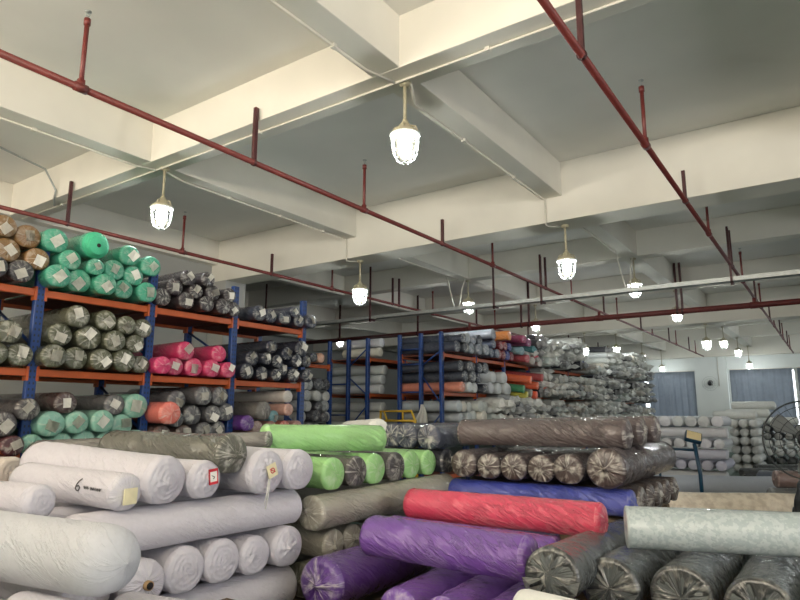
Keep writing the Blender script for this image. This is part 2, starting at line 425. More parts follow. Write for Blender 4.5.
# ------------------------------------------------------------------ lamps
def lamp(x, y, top, label, drop=0.36):
    zf = top - drop
    o = tag(empty('pendant_lamp', (x, y, top)), label, 'lamp', 'explosion proof pendant lamps')
    def P(name, prof, mat, n=24, par=o):
        bm = bmesh.new(); lathe(bm, prof, n); return obj(name, bm, mat, par)
    d = -drop
    P('mounting_plate', [(0, 0), (.05, 0), (.05, -.02), (.03, -.035), (0, -.035)], M_lampbody, 16)
    bm = bmesh.new(); tube(bm, [(0, 0, -.02), (0, 0, d)], .0145, 10); tube(bm, [(0, 0, d + .02), (0, 0, d - .02)], .022, 10)
    obj('hang_rod', bm, M_lampbody, o)
    h = P('housing', [(0, d), (.03, d), (.04, d - .02), (.05, d - .03), (.062, d - .06), (.105, d - .085), (.116, d - .095), (.116, d - .115), (0, d - .115)], M_lampbody)
    bm = bmesh.new()
    for q in range(4):
        a = q * PI / 2 + .4; c_, s_ = math.cos(a), math.sin(a)
        tube(bm, [(.04 * c_, .04 * s_, d - .03), (.09 * c_, .09 * s_, d - .045), (.105 * c_, .105 * s_, d - .09)], .009, 6)
    obj('cooling_fin', bm, M_lampbody, h)
    P('glass_globe', [(.078, d - .116), (.086, d - .16), (.086, d - .22), (.078, d - .27), (.058, d - .31), (.03, d - .332), (0, d - .34)], M_glass, 20)
    P('bulb', [(0, d - .13), (.03, d - .13), (.05, d - .15), (.054, d - .2), (.05, d - .25), (.035, d - .28), (0, d - .29)], M_glow, 16)
    bm = bmesh.new()
    def ring(rr, z, t): tube(bm, [(rr * math.cos(2 * PI * i / 24), rr * math.sin(2 * PI * i / 24), z) for i in range(24)], t, 6, True)
    ring(.122, d - .118, .009); ring(.112, d - .2, .0045); ring(.103, d - .275, .0045)
    for q in range(8):
        a = q * PI / 4; c_, s_ = math.cos(a), math.sin(a)
        tube(bm, [(rr * c_, rr * s_, z) for rr, z in ((.12, d - .118), (.112, d - .2), (.103, d - .275), (.08, d - .325), (.045, d - .355), (0, d - .362))], .0045, 5)
    obj('wire_guard', bm, M_guard, o)
    return o
LX0, LX1 = -6.08, -2.72
lamp(-2.705, 3.96, HS, 'large lit pendant lamp nearest the viewer, upper middle of the photo')
lamp(-6.0, 3.94, HS, 'lit pendant lamp hanging above the teal rolls at upper left')
lamp(LX0, 7.62, HB, 'lit pendant lamp left of centre, in front of the second cross beam')
lamp(-2.67, 7.62, HB, 'lit pendant lamp right of centre, below the second cross beam')
FAR = [(LX0, 11.25, HS, 'lit pendant lamp beside the cable tray, near the photo centre'),
       (LX1, 11.25, HS, 'lit pendant lamp beside the cable tray, right of the photo centre'),
       (LX0, 14.83, HS, 'lit pendant lamp under the thick red pipe, above the orange roll'),
       (LX1, 14.83, HS, 'lit pendant lamp under the thick red pipe, right of the photo centre'),
       (LX0, 18.6, HB, 'distant lit lamp, first of four in line above the jumbled rolls'),
       (LX0, 22.0, HS, 'distant lit lamp, second of four in line above the jumbled rolls'),
       (LX0, 25.55, HS, 'distant lit lamp, third of four in line above the jumbled rolls'),
       (LX0, 28.9, HS, 'distant lit lamp low before the left far curtain'),
       (LX1, 18.6, HB, 'distant lit lamp, left one of the close pair at right'),
       (LX1, 22.0, HS, 'distant lit lamp, right one of the close pair at right'),
       (LX1, 25.55, HS, 'distant lit lamp just below the close pair at right'),
       (LX1, 28.9, HS, 'distant lit lamp low before the right far curtain'),
       (-12.6, 14.83, HS, 'distant lit lamp seen over the left middle rack frame')]
for a in FAR: lamp(*a, drop=.36 if a[2] < 4.9 and a[1] < 28 else (.62 if a[1] > 28 else 1.56))
# conduits along the beams
def conduit(pts, label, r=.011, mat=M_conduit, clips=()):
    o = tag(tubeobj('conduit', pts, r, mat, None, 8), label, 'conduit')
    for c in clips:
        obj('clip', (lambda b: (box(b, c[0] - .02, c[0] + .02, c[1] - .02, c[1] + .02, c[2] - .016, c[2] + .016), b)[1])(bmesh.new()), mat, o, False)
zc = HS - .015
conduit([(-2.84, -2, zc), (-2.84, 3.6, zc), (-2.76, 3.9, zc)], 'white conduit under the right long beam, before the nearest lamp', clips=[(-2.84, 3.2, zc), (-2.84, 1.0, zc)])
conduit([(-2.66, 3.98, zc), (-2.83, 4.3, zc), (-2.83, 7.36, zc), (-2.83, 7.362, 4.05), (-2.83, 7.362, HB - .03), (-2.83, 7.45, HB - .03), (-2.74, 7.58, HB - .016)], 'white conduit from the nearest lamp down the second cross beam', clips=[(-2.83, 5.2, zc), (-2.83, 6.4, zc)])
conduit([(-6.18, -2, zc), (-6.18, 3.7, zc), (-6.1, 3.9, zc)], 'white conduit under the left long beam at the upper left', clips=[(-6.18, 2.6, zc)])
conduit([(-6.05, 3.98, zc), (-6.16, 4.3, zc), (-6.16, 7.36, zc), (-6.16, 7.362, 4.05), (-6.16, 7.362, HB - .03), (-6.16, 7.45, HB - .03), (-6.1, 7.58, HB - .016)], 'white conduit from the left lamp down the second cross beam', clips=[(-6.16, 5.0, zc), (-6.16, 5.9, zc), (-6.16, 6.8, zc)])
conduit([(-9.3, 3.9, zc), (-6.1, 3.9, zc), (-2.75, 3.9, zc), (2, 3.9, zc)], 'white conduit running under the first cross beam', clips=[(-8.2, 3.9, zc), (-4.4, 3.9, zc), (-1.9, 3.9, zc)])
conduit([(-8.3, 3.85, zc - .004), (-8.05, 3.72, zc - .004), (-8.0, 3.71, 4.42), (-8.0, 3.55, 4.66), (-8.05, 3.0, 4.78), (-8.3, 1.5, 4.785)], 'grey flexible conduit curving from the slab at the upper left', .014, M_galv)
for x, s in ((LX0, 'left'), (LX1, 'right')):
    conduit([(x - .1, 8.0, zc), (x - .1, 10.5, zc), (x - .1, 10.6, 4.2), (x - .02, 10.68, 3.7)], 'white drop conduit from the %s long beam to the cable tray' % s)
    conduit([(x + .04, 11.05, zc), (x + .02, 10.95, 4.1), (x + .04, 10.78, 3.68)], 'short white conduit from the cable tray up to the %s tray lamp' % s)

# ------------------------------------------------------------------ pallet racks
def upright(x, y, ztop, par):
    bm = bmesh.new(); box(bm, -.03, .03, -.045, .045, 0, ztop); bevel(bm, .006, 1)
    box(bm, -.06, .06, -.07, .07, 0, .012)
    return obj('upright', bm, M_blue, par, False, (x, y, 0))
def beam(x, y0, y1, z, par):
    bm = bmesh.new(); box(bm, x - .025, x + .025, y0, y1, z - .07, z); bevel(bm, .006, 1)
    for y in (y0, y1): box(bm, x - .035, x + .035, y - .012, y + .012, z - .11, z + .02)
    return obj('shelf_beam', bm, M_orange, par, False)
def rack(xf, xb, ys, levels, ztop, label, mids=(), endbrace=True, name='pallet_rack'):
    o = tag(empty(name, (0, 0, 0)), label, 'rack', 'blue and orange pallet racks')
    for y in ys:
        for x in (xf, xb): upright(x, y, ztop, o)
    for y0, y1 in zip(ys, ys[1:]):
        for z in levels:
            for x in (xf, xb): beam(x, y0 + .045, y1 - .045, z, o)
            bxobj('shelf_deck', (min(xf, xb) + .03, max(xf, xb) - .03, y0 + .05, y1 - .05, z - .035, z - .012), M_deck, o)
    return o
def bars(par, y, xa, xb, zs, diag):
    for z in zs: tubeobj('brace', [(xa, y, z), (xb, y, z)], .016, M_brace, par, 6)
    for a, b in diag: tubeobj('brace', [(xa, y, a), (xb, y, b)], .016, M_brace, par, 6)
LV = [.44, 1.21, 1.995, 2.745]
RY = [1.45, 2.78, 3.96, 5.12, 6.36]
r1 = rack(-6.1, -7.0, RY, LV, 3.17, 'blue and orange rack along the left, loaded with teal, olive and pink rolls')
for y in RY: bars(r1, y, -6.1, -7.0, [], [(1.4, 1.9), (2.2, 2.65), (.2, .9)])
R2Y = [10.3, 11.65, 13.0, 14.4]
r2 = rack(-7.98, -9.04, R2Y, LV, 3.15, 'blue rack frame holding white rolls, left of the two middle racks')
upright(-8.5, 10.3, 3.15, r2); bars(r2, 10.3, -9.04, -8.5, [.9, 1.55, 2.2], []); bars(r2, 10.3, -8.5, -7.98, [], [(2.55, 2.95), (2.35, 1.95), (1.25, 1.75), (1.15, .75)])
R3Y = [10.3 + 1.385 * i for i in range(11)]
r3 = rack(-6.18, -7.16, R3Y, LV, 3.16, 'blue rack frame with navy and cream rolls, right of the two middle racks')
upright(-6.65, 10.3, 3.16, r3); bars(r3, 10.3, -7.16, -6.65, [.8, 1.35, 2.0, 2.55, 2.85], []); bars(r3, 10.3, -6.65, -6.18, [], [(2.5, 2.8), (2.35, 1.75), (1.1, 1.6), (1.0, .6)])
RSY = [8.2, 9.36]
rs = rack(-8.2, -9.2, RSY, [.44, 1.21, 2.52], 2.6, 'small blue rack section in the gap behind the left rack')

# ------------------------------------------------------------------ fabric rolls
def roll_mesh(L, r, seed, nt=28, nl=14, rc=.2, lump=.03, wr=.0, sq=.95, flat=.86, twist=5.0):
    rng = random.Random(seed); off = Vector((rng.uniform(-50, 50), rng.uniform(-50, 50), rng.uniform(-50, 50)))
    prof = [(-L / 2 - .03 * r, 0), (-L / 2 - .028 * r, .45 * r * (1 - rc))]
    for j in range(5):
        a = PI / 2 * j / 4; prof.append((-L / 2 + rc * r * (1 - math.sin(a)) if j else -L / 2, r * (1 - rc) + rc * r * math.sin(a) if j else r * (1 - rc)))
    prof[2] = (-L / 2, r * (1 - rc)); fix = []
    for j in range(5):
        a = PI / 2 * j / 4; fix.append((-L / 2 + rc * r * (1 - math.cos(PI / 2 - a)) if False else -L / 2 + rc * r * (1 - math.cos(a)), r * (1 - rc) + rc * r * math.sin(a)))
    prof = prof[:2] + fix
    mid = [(-L / 2 + rc * r + (L - 2 * rc * r) * i / nl, r) for i in range(1, nl)]
    prof = prof + mid + [(-x, q) for x, q in reversed(prof)]
    bm = bmesh.new(); rings = []
    for x, q in prof:
        if q == 0: rings.append([bm.verts.new((x, 0, 0))]); continue
        row = []
        for i in range(nt):
            t = 2 * PI * i / nt; c, s = math.cos(t), math.sin(t)
            n = noise.noise(Vector((x * 2.4, c * 1.1, s * 1.1)) + off) * lump
            if wr:
                v = noise.noise(Vector((x * 13 + t * 0 + c * twist * .5, c * 1.5 + x * 2, s * 1.5)) + off)
                n += wr * (1 - abs(v) * 3) * max(0, noise.noise(Vector((x * 3, c, s)) - off) + .25)
            e = q * (1 + n * min(1, q / r)); z = e * s * sq
            lim = -flat * r * sq
            if z < lim: z = lim + (z - lim) * .25
            row.append(bm.verts.new((x, e * c, z)))
        rings.append(row)
    for A, B in zip(rings, rings[1:]):
        for k in range(nt):
            k2 = (k + 1) % nt
            if len(A) == 1: bm.faces.new((A[0], B[k2], B[k]))
            elif len(B) == 1: bm.faces.new((A[k], A[k2], B[0]))
            else: bm.faces.new((A[k], A[k2], B[k2], B[k]))
    bmesh.ops.recalc_face_normals(bm, faces=bm.faces[:])
    me = bpy.data.meshes.new('fabric_roll'); bm.to_mesh(me); bm.free()
    for p in me.polygons: p.use_smooth = True
    return me
def end_mesh(r, seed, nt=36, pleat=.07, knot=.16, bulge=.1, sq=.95, rc=.25, rough=.03):
    """gathered cover over a roll end; local +X points out of the roll"""
    rng = random.Random(seed); off = Vector((rng.uniform(-50, 50), rng.uniform(-50, 50), rng.uniform(-50, 50)))
    cy_, cz_ = rng.uniform(-.22, .22) * r, rng.uniform(-.22, .22) * r
    bm = bmesh.new(); rings = []
    stations = [0, .1, .2, .34, .5, .66, .82, .95, 1.0, 1.3, 1.6, 2.0]
    for rho_ in stations:
        rho = min(rho_, 1.0); an_ = max(0, rho_ - 1) * PI / 2; flat_ = r * (1 - rc)
        f = max(0, 1 - rho)
        ox, oz = cy_ * f, cz_ * f
        row = []
        for i in range(1 if rho == 0 else nt):
            t = 2 * PI * i / nt; c, s = math.cos(t), math.sin(t)
            x = bulge * r * (1 - rho ** 2) + knot * r * math.exp(-(rho / .17) ** 2)
            pl = noise.noise(Vector((c * 3.2, s * 3.2, 0)) + off) + .6 * noise.noise(Vector((c * 7, s * 7, 3)) + off)
            x += pleat * r * pl * min(1, rho * 2.2) * (1.15 - rho)
            x += rough * r * noise.noise(Vector((c * rho * 6, s * rho * 6, 9)) + off)
            q = rho * flat_ + (rc * r * math.sin(an_) + .012 * r * math.sin(an_) if rho_ > 1 else 0)
            if rho_ >= 1: x = -rc * r * (1 - math.cos(an_)) + .004 * r
            if rho_ == 2.0: q *= 1 + .012 * pl
            z = (q * s + oz) * sq; lim = -.86 * r * sq - .004
            if z < lim: z = lim + (z - lim) * .25
            row.append(bm.verts.new((x + .012 * r, q * c + ox, z)))
        rings.append(row)
    for A, B in zip(rings, rings[1:]):
        for k in range(nt):
            k2 = (k + 1) % nt
            if len(A) == 1: bm.faces.new((A[0], B[k], B[k2]))
            else: bm.faces.new((A[k], B[k], B[k2], A[k2]))
    bmesh.ops.recalc_face_normals(bm, faces=bm.faces[:])
    me = bpy.data.meshes.new('wrapped_end'); bm.to_mesh(me); bm.free()
    for p in me.polygons: p.use_smooth = True
    return me
def tag_mesh(w, h):
    bm = bmesh.new(); n = 4; R = []
    for j in range(n + 1):
        R.append([bm.verts.new((.006 * math.sin(i * 1.3 + j * .9), (i / n - .5) * w, (j / n - .5) * h)) for i in range(n + 1)])
    for a, b in zip(R, R[1:]):
        for i in range(n): bm.faces.new((a[i], a[i + 1], b[i + 1], b[i]))
    bmesh.ops.solidify(bm, geom=bm.faces[:], thickness=.002)
    me = bpy.data.meshes.new('paper_tag'); bm.to_mesh(me); bm.free(); return me

def place(o, p0, p1):
    """p0 is the visible end (local +X), p1 the other"""
    p0, p1 = Vector(p0), Vector(p1); x = (p0 - p1).normalized(); y = Vector((0, 0, 1)).cross(x).normalized(); z = x.cross(y)
    m = (p0 + p1) / 2
    o.matrix_world = Matrix(((x.x, y.x, z.x, m.x), (x.y, y.y, z.y, m.y), (x.z, y.z, z.z, m.z), (0, 0, 0, 1)))
# --- rolls of the racks and far stacks: one of each kind, then copies that share its meshes
rnd = random.Random(7)
PROTO_R = .1
def protos(L, n, mat, matend, nt=20, nl=8, seed=0, pleat=.09, knot=.05):
    out = []
    for i in range(n):
        body = roll_mesh(L, PROTO_R, seed + i, nt, nl, .25, .05); body.materials.append(mat)
        e = end_mesh(PROTO_R, seed + 100 + i, 28, pleat, knot, rc=.25); e.materials.append(matend)
        out.append((L, body, e))
    return out
TAGS = [tag_mesh(.088, .1), tag_mesh(.075, .092), tag_mesh(.1, .085)]
for t in TAGS: t.materials.append(M_paper)
P_dark = protos(1.45, 5, M_wrapdark, M_gather, seed=10)
P_col = protos(1.45, 5, M_wrap, M_gathersoft, seed=40)
P_white = protos(1.3, 4, M_cloth, M_rings, seed=70, pleat=.03, knot=.02)
P_short = protos(1.0, 4, M_wrap, M_gathersoft, seed=90)
def copy_roll(proto, p0, p1, r, col, label, group, tagged=True, bothends=False, spin=None, jit=.0):
    L, body, e = proto
    o = bpy.data.objects.new('fabric_roll', body); COL.objects.link(o)
    jv = 1 + rnd.uniform(-.12, .1); c = [max(0, v * jv * (1 + rnd.uniform(-.02, .02))) for v in col[:3]]
    o.color = (*c, 1)
    place(o, p0, p1); s = r / PROTO_R
    lx = (Vector(p0) - Vector(p1)).length / L
    o.matrix_world = o.matrix_world @ Matrix.Diagonal((lx, s, s, 1))
    tag(o, label, 'fabric roll', group)
    a = bpy.data.objects.new('wrapped_end', e); COL.objects.link(a); a.parent = o; a.color = (*c, 1)
    a.location = (L / 2, 0, 0); a.scale = (s / lx, 1, 1)
    if bothends:
        b = bpy.data.objects.new('wrapped_end', e); COL.objects.link(b); b.parent = o; b.color = (*c, 1)
        b.location = (-L / 2, 0, 0); b.rotation_euler = (0, 0, PI); b.scale = (s / lx, 1, 1)
    if tagged:
        t = bpy.data.objects.new('paper_tag', rnd.choice(TAGS)); COL.objects.link(t); t.parent = o
        t.location = (L / 2 + .026 * s / lx, rnd.uniform(-.02, .02), rnd.uniform(-.03, .03))
        t.rotation_euler = (rnd.uniform(-.9, .9), rnd.uniform(-.12, .12), rnd.uniform(-.12, .12)); t.scale = (1, .9, .9)
    return o
ORD = ['first', 'second', 'third', 'fourth', 'fifth', 'sixth', 'seventh', 'eighth', 'ninth', 'tenth', 'eleventh', 'twelfth']
def rows_of(lst, thr):
    """split (y, z, r) into rows from the bottom up; returns index -> (row, place in row, count of rows, count in row)"""
    idx = sorted(range(len(lst)), key=lambda i: lst[i][1]); rows = []
    for i in idx:
        if rows and lst[i][1] - sum(lst[j][1] for j in rows[-1]) / len(rows[-1]) < thr: rows[-1].append(i)
        else: rows.append([i])
    out = {}
    for a, rw in enumerate(rows):
        rw.sort(key=lambda i: lst[i][0])
        for b, i in enumerate(rw): out[i] = (a, b, len(rows), len(rw))
    return out
def rowname(a, n):
    if n == 1: return 'row'
    if a == 0: return 'bottom row'
    if a == n - 1: return 'top row'
    if n == 3: return 'middle row'
    return ORD[a] + ' row'
RACK = {
'tan': ('L1', (128, 96, 54), 'tan', 'topmost shelf'),
'dark0': ('L1', (52, 50, 56), 'charcoal', 'topmost shelf, far left'),
'teal': ('L1', (62, 158, 128), 'teal green', 'topmost shelf'),
'charcoal': ('L1', (46, 38, 43), 'dark plum grey', 'topmost shelf'),
'navytop': ('L1', (46, 52, 70), 'slate navy', 'topmost shelf'),
'olive0': ('L2', (78, 80, 62), 'olive grey', 'middle shelf, far left'),
'olive': ('L2', (80, 82, 62), 'olive grey', 'middle shelf below the teal'),
'pink': ('L2', (206, 52, 104), 'bright pink', 'middle shelf'),
'navymid': ('L2', (34, 38, 54), 'dark navy', 'middle shelf'),
'dark3': ('L3', (62, 56, 58), 'dark grey', 'lower shelf, far left'),
'mint': ('L3', (128, 180, 162), 'mint', 'lower shelf below the olive'),
'grey': ('L3', (80, 80, 84), 'mid grey', 'lower shelf below the pink'),
'misc': ('L3', (130, 112, 100), 'mixed', 'lower shelf below the navy')}
RDATA = {'tan': [(2.366, 3.248, 0.108), (2.582, 3.204, 0.116), (2.419, 3.039, 0.117), (2.683, 3.008, 0.111)],
'dark0': [(2.305, 2.856, 0.106), (2.535, 2.859, 0.109)],
'teal': [(2.818, 3.217, 0.125), (3.207, 3.258, 0.146), (3.566, 3.225, 0.116), (3.83, 3.159, 0.119), (2.97, 3.055, 0.107), (3.216, 3.031, 0.09), (3.436, 3.046, 0.113), (3.652, 3.022, 0.111), (2.854, 2.869, 0.119), (3.089, 2.873, 0.123), (3.32, 2.866, 0.116), (3.534, 2.854, 0.104), (3.808, 2.867, 0.117)],
'charcoal': [(4.32, 3.12, 0.098), (4.556, 3.141, 0.095), (4.173, 2.992, 0.102), (4.447, 2.985, 0.093), (4.687, 3.005, 0.102), (4.91, 3.007, 0.092), (4.026, 2.855, 0.105), (4.312, 2.852, 0.102), (4.571, 2.849, 0.099), (4.806, 2.852, 0.102), (5.002, 2.848, 0.098)],
'navytop': [(6.004, 2.949, 0.085), (5.43, 2.859, 0.109), (5.639, 2.849, 0.099), (5.852, 2.851, 0.101), (6.148, 2.846, 0.096), (6.346, 2.855, 0.105)],
'olive0': [(2.502, 2.288, 0.111), (2.414, 2.09, 0.109), (2.631, 2.092, 0.112)],
'olive': [(3.087, 2.497, 0.117), (3.387, 2.495, 0.111), (3.608, 2.472, 0.104), (3.818, 2.465, 0.107), (2.961, 2.31, 0.114), (3.235, 2.307, 0.128), (3.476, 2.295, 0.112), (3.72, 2.287, 0.1), (2.886, 2.097, 0.117), (3.122, 2.096, 0.116), (3.349, 2.094, 0.114), (3.603, 2.103, 0.123), (3.822, 2.08, 0.1)],
'pink': [(4.361, 2.269, 0.113), (4.843, 2.274, 0.107), (4.044, 2.083, 0.103), (4.25, 2.086, 0.106), (4.5, 2.094, 0.114), (4.732, 2.092, 0.112), (4.942, 2.082, 0.102)],
'navymid': [(6.211, 2.452, 0.117), (5.675, 2.432, 0.092), (5.939, 2.358, 0.094), (5.359, 2.258, 0.101), (5.543, 2.265, 0.085), (5.747, 2.241, 0.092), (6.104, 2.273, 0.095), (6.305, 2.276, 0.085), (5.907, 2.147, 0.085), (5.256, 2.086, 0.106), (5.538, 2.076, 0.096), (5.731, 2.065, 0.085), (6.088, 2.081, 0.101), (6.294, 2.077, 0.097)],
'dark3': [(2.721, 1.621, 0.107), (2.54, 1.494, 0.118), (2.623, 1.306, 0.096)],
'mint': [(3.051, 1.683, 0.108), (3.568, 1.671, 0.111), (3.811, 1.662, 0.135), (2.935, 1.489, 0.124), (3.169, 1.5, 0.114), (3.413, 1.509, 0.118), (3.658, 1.469, 0.117), (2.814, 1.309, 0.099), (3.069, 1.313, 0.103), (3.295, 1.321, 0.111), (3.509, 1.315, 0.105), (3.816, 1.318, 0.108)],
'grey': [(4.077, 1.589, 0.129), (4.296, 1.734, 0.111), (4.593, 1.783, 0.115), (4.846, 1.785, 0.118), (4.293, 1.528, 0.099), (4.511, 1.568, 0.119), (4.76, 1.577, 0.111), (4.979, 1.6, 0.113), (4.124, 1.361, 0.107), (4.407, 1.355, 0.111), (4.659, 1.379, 0.115), (4.875, 1.398, 0.106)],
'misc': [(5.512, 1.622, 0.126), (5.258, 1.47, 0.104), (5.471, 1.415, 0.088), (5.942, 1.805, 0.086), (5.95, 1.636, 0.085), (5.776, 1.547, 0.085), (5.673, 1.415, 0.085), (5.906, 1.416, 0.085), (6.129, 1.414, 0.085)]}
OVERRIDE = {('mint', 0): ((66, 46, 44), 'dark brown'), ('mint', 1): ((84, 84, 86), 'dark grey'), ('dark3', 2): ((70, 22, 32), 'dark maroon'),
  ('grey', 0): ((214, 112, 98), 'salmon pink'), ('grey', 8): ((84, 64, 58), 'brown'), ('grey', 9): ((84, 64, 58), 'brown'),
  ('misc', 0): ((104, 100, 96), 'large grey'), ('misc', 1): ((92, 44, 132), 'violet'), ('misc', 2): ((150, 126, 118), 'dusty beige'),
  ('misc', 3): ((196, 190, 184), 'white'), ('misc', 4): ((196, 150, 136), 'cream red'), ('misc', 5): ((120, 170, 176), 'pale cyan'),
  ('misc', 6): ((150, 104, 96), 'dull red'), ('misc', 7): ((176, 92, 78), 'brick red'), ('misc', 8): ((160, 120, 110), 'pale brick')}
DARKS = {'dark0', 'charcoal', 'navytop', 'navymid', 'dark3', 'olive', 'olive0', 'grey'}
for key, (lv, colr, cname, where) in RACK.items():
    lst = RDATA[key]; rw = rows_of(lst, .13)
    for i, (y, z, r) in enumerate(lst):
        z += .015 if lv == 'L2' else 0
        col, cn = OVERRIDE.get((key, i), (colr, cname))
        a, b, n, m = rw[i]
        pos = ('%s from left in %s' % (ORD[b], rowname(a, n))) if m > 1 else ('alone in the ' + rowname(a, n))
        lab = '%s roll, %s, %s' % (cn, pos, where)
        xo = -5.95 + rnd.uniform(-.05, .05)
        dz = rnd.uniform(-.006, .006); dy = rnd.uniform(-.03, .03)
        if (key, i) == ('grey', 0): xo, dy = -5.78, .05
        p = rnd.choice(P_dark if key in DARKS else P_col)
        o = copy_roll(p, (xo, y, z), (xo - 1.42, y + dy, z + abs(dz)), r, lin(col), lab, 'rolls on the left rack', tagged=rnd.random() < (.95 if key not in ('misc', 'pink') else .35))
        if (key, i) == ('teal', 1):   # slipped layers telescoping out of the roll
            for q, (xx, rr) in enumerate(((.05, .92), (.1, .78), (.15, .66))):
                bm = bmesh.new(); tube(bm, [(.6, 0, 0), (.70 + xx, -.012 * q, -.01 * q), (.712 + xx, -.012 * q, -.01 * q)], [PROTO_R * rr, PROTO_R * rr, PROTO_R * rr * .93], 24)
                c_ = obj('slipped_layer', bm, M_cloth, o); c_.color = lin((70, 190, 145))
            bm = bmesh.new(); tube(bm, [(.7, -.024, -.02), (.866, -.024, -.02)], .014, 12); obj('core_hole', bm, M_hole, o)

# ------------------------------------------------------------------ rolls of the near piles: each with meshes of its own
SEED = [1000]
def near(label, p0, p1, r, col, mat, endmat=None, group=None, sq=.95, lump=.035, wr=.012, rc=.22, pleat=.07, knot=.16, bulge=.1, nt=64, nl=96, both=True, core=False, cap=True, flat=.86, name='fabric_roll', endcol=None):
    SEED[0] += 7; L = (Vector(p0) - Vector(p1)).length
    me = roll_mesh(L, r, SEED[0], nt, nl, rc, lump, wr, sq, flat)
    o = objm(name, me, mat); place(o, p0, p1); c = lin(col); o.color = c
    tag(o, label, 'fabric roll', group)
    if cap and endmat:
        e = objm('wrapped_end', end_mesh(r, SEED[0] + 1, 64, pleat, knot, bulge, sq, rc), endmat, o, True, (L / 2, 0, 0)); e.color = lin(endcol) if endcol else c
        if both:
            e2 = objm('wrapped_end', end_mesh(r, SEED[0] + 2, 48, pleat, knot, bulge, sq, rc), endmat, o, True, (-L / 2, 0, 0)); e2.rotation_euler = (0, 0, PI); e2.color = c
    if core:
        bm = bmesh.new(); tube(bm, [(L / 2 - .05, .0, -.0), (L / 2 + .02 + bulge * r, 0, 0)], .019, 16); k_ = obj('core_tube', bm, M_card, o)
        bm = bmesh.new(); tube(bm, [(L / 2, 0, 0), (L / 2 + .0215 + bulge * r, 0, 0)], .0145, 16); obj('tube_hole', bm, M_hole, k_)
    return o
def knot(o, r, L, dy=0., dz=0., s=1.):
    """bunched and tied film at the end of a roll"""
    bm = bmesh.new(); rr = random.Random(SEED[0])
    for q in range(9):
        a = rr.uniform(0, 2 * PI); l = rr.uniform(.35, .8) * r * s
        tube(bm, [(0, 0, 0), (.02, math.cos(a) * l * .4, math.sin(a) * l * .4), (.008, math.cos(a + .2) * l, math.sin(a + .2) * l)], [.012 * s, .009 * s, .002], 6)
    bmesh.ops.create_uvsphere(bm, u_segments=10, v_segments=8, radius=.016 * s)
    return obj('film_knot', bm, M_tie, o, True, (L / 2 + .12 * r, dy, dz))
W = (201, 198, 206); W_LIFT = (208, 205, 212)  # same white cloth, second tone lightened where the sides get too little light
GW = 'white rolls of the left pile'
def X(y, z, x0=-2.4, L=1.35, dy=.0, dz=0.): return (x0, y, z), (x0 - L, y + dy, z + dz)
# --- wooden pallets carry the piles
def pallets(x0, x1, y0, y1, n, top, where):
    h = top / n; proto = None
    for k_ in range(n):
        o = tag(empty('wooden_pallet', ((x0 + x1) / 2, (y0 + y1) / 2, k_ * h)), 'wooden pallet under %s, %s from the floor' % (where, ORD[k_]), 'pallet', 'wooden pallets under the piles')
        X_, Y_ = (x1 - x0) / 2, (y1 - y0) / 2
        for s_ in (-1, 0, 1):
            bxobj('bearer', (-X_, X_, s_ * (Y_ - .05) - .045, s_ * (Y_ - .05) + .045, 0, h - .022), M_wood, o, .003)
        bmx = bmesh.new(); m_ = max(3, int((x1 - x0) / .16))
        for q_ in range(m_):
            a_ = -X_ + (x1 - x0) * q_ / m_; box(bmx, a_ + .015, a_ + (x1 - x0) / m_ - .015, -Y_, Y_, h - .022, h)
        obj('deck_boards', bmx, M_wood, o, False)
pallets(-3.75, -2.42, .8, 2.56, 4, .587, 'the white pile')
pallets(-3.75, -2.42, 2.64, 4.15, 4, .588, 'the lime and grey green rolls')
pallets(-2.28, -1.08, 3.95, 5.05, 6, .965, 'the brown stack')
pallets(-2.28, -1.2, 2.4, 3.3, 4, .62, 'the purple rolls')
pallets(-1.0, .3, 2.75, 4.1, 5, .745, 'the dark grey rolls')
pallets(-.95, -.4, 1.7, 2.15, 6, .942, 'the small white roll at the bottom edge')
pallets(-2.35, -1.75, .8, 2.0, 5, .78, 'the nearest white rolls')
for x, lb in ((-2.53, 'creased white roll low in the left pile, under four roll ends'), (-3.0, 'white roll behind the creased one low in the left pile'), (-3.5, 'innermost white roll low in the left pile')):
    near(lb, (x, 2.55, .7), (x, .8, .7), .112, W_LIFT, M_cloth, M_rings, GW, wr=.02, pleat=.04, knot=.02)
for x, lb in ((-2.52, 'dark grey green roll low between the white and purple piles'), (-3.0, 'grey green roll hidden low behind the white pile'), (-3.5, 'innermost grey green roll low behind the white pile')):
    near(lb, (x, 2.66, .69), (x, 4.1, .69), .1, (120,118,102), M_wrap, M_gathersoft, 'grey green rolls', nt=32, nl=30)
# roll ends facing the aisle
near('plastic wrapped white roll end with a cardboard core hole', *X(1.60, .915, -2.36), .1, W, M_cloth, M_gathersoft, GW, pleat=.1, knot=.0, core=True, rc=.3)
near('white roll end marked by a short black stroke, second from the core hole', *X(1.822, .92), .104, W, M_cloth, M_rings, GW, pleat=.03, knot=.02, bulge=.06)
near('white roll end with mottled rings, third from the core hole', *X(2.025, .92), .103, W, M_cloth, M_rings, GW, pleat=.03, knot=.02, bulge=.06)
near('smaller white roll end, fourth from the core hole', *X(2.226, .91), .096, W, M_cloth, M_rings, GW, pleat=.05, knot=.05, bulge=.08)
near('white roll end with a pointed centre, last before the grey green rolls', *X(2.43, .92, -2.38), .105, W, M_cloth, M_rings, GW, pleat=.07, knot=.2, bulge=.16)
near('white roll buried under the large near roll', *X(1.38, .915), .104, W, M_cloth, M_rings, GW, nt=32, nl=24, pleat=.03, knot=.02)
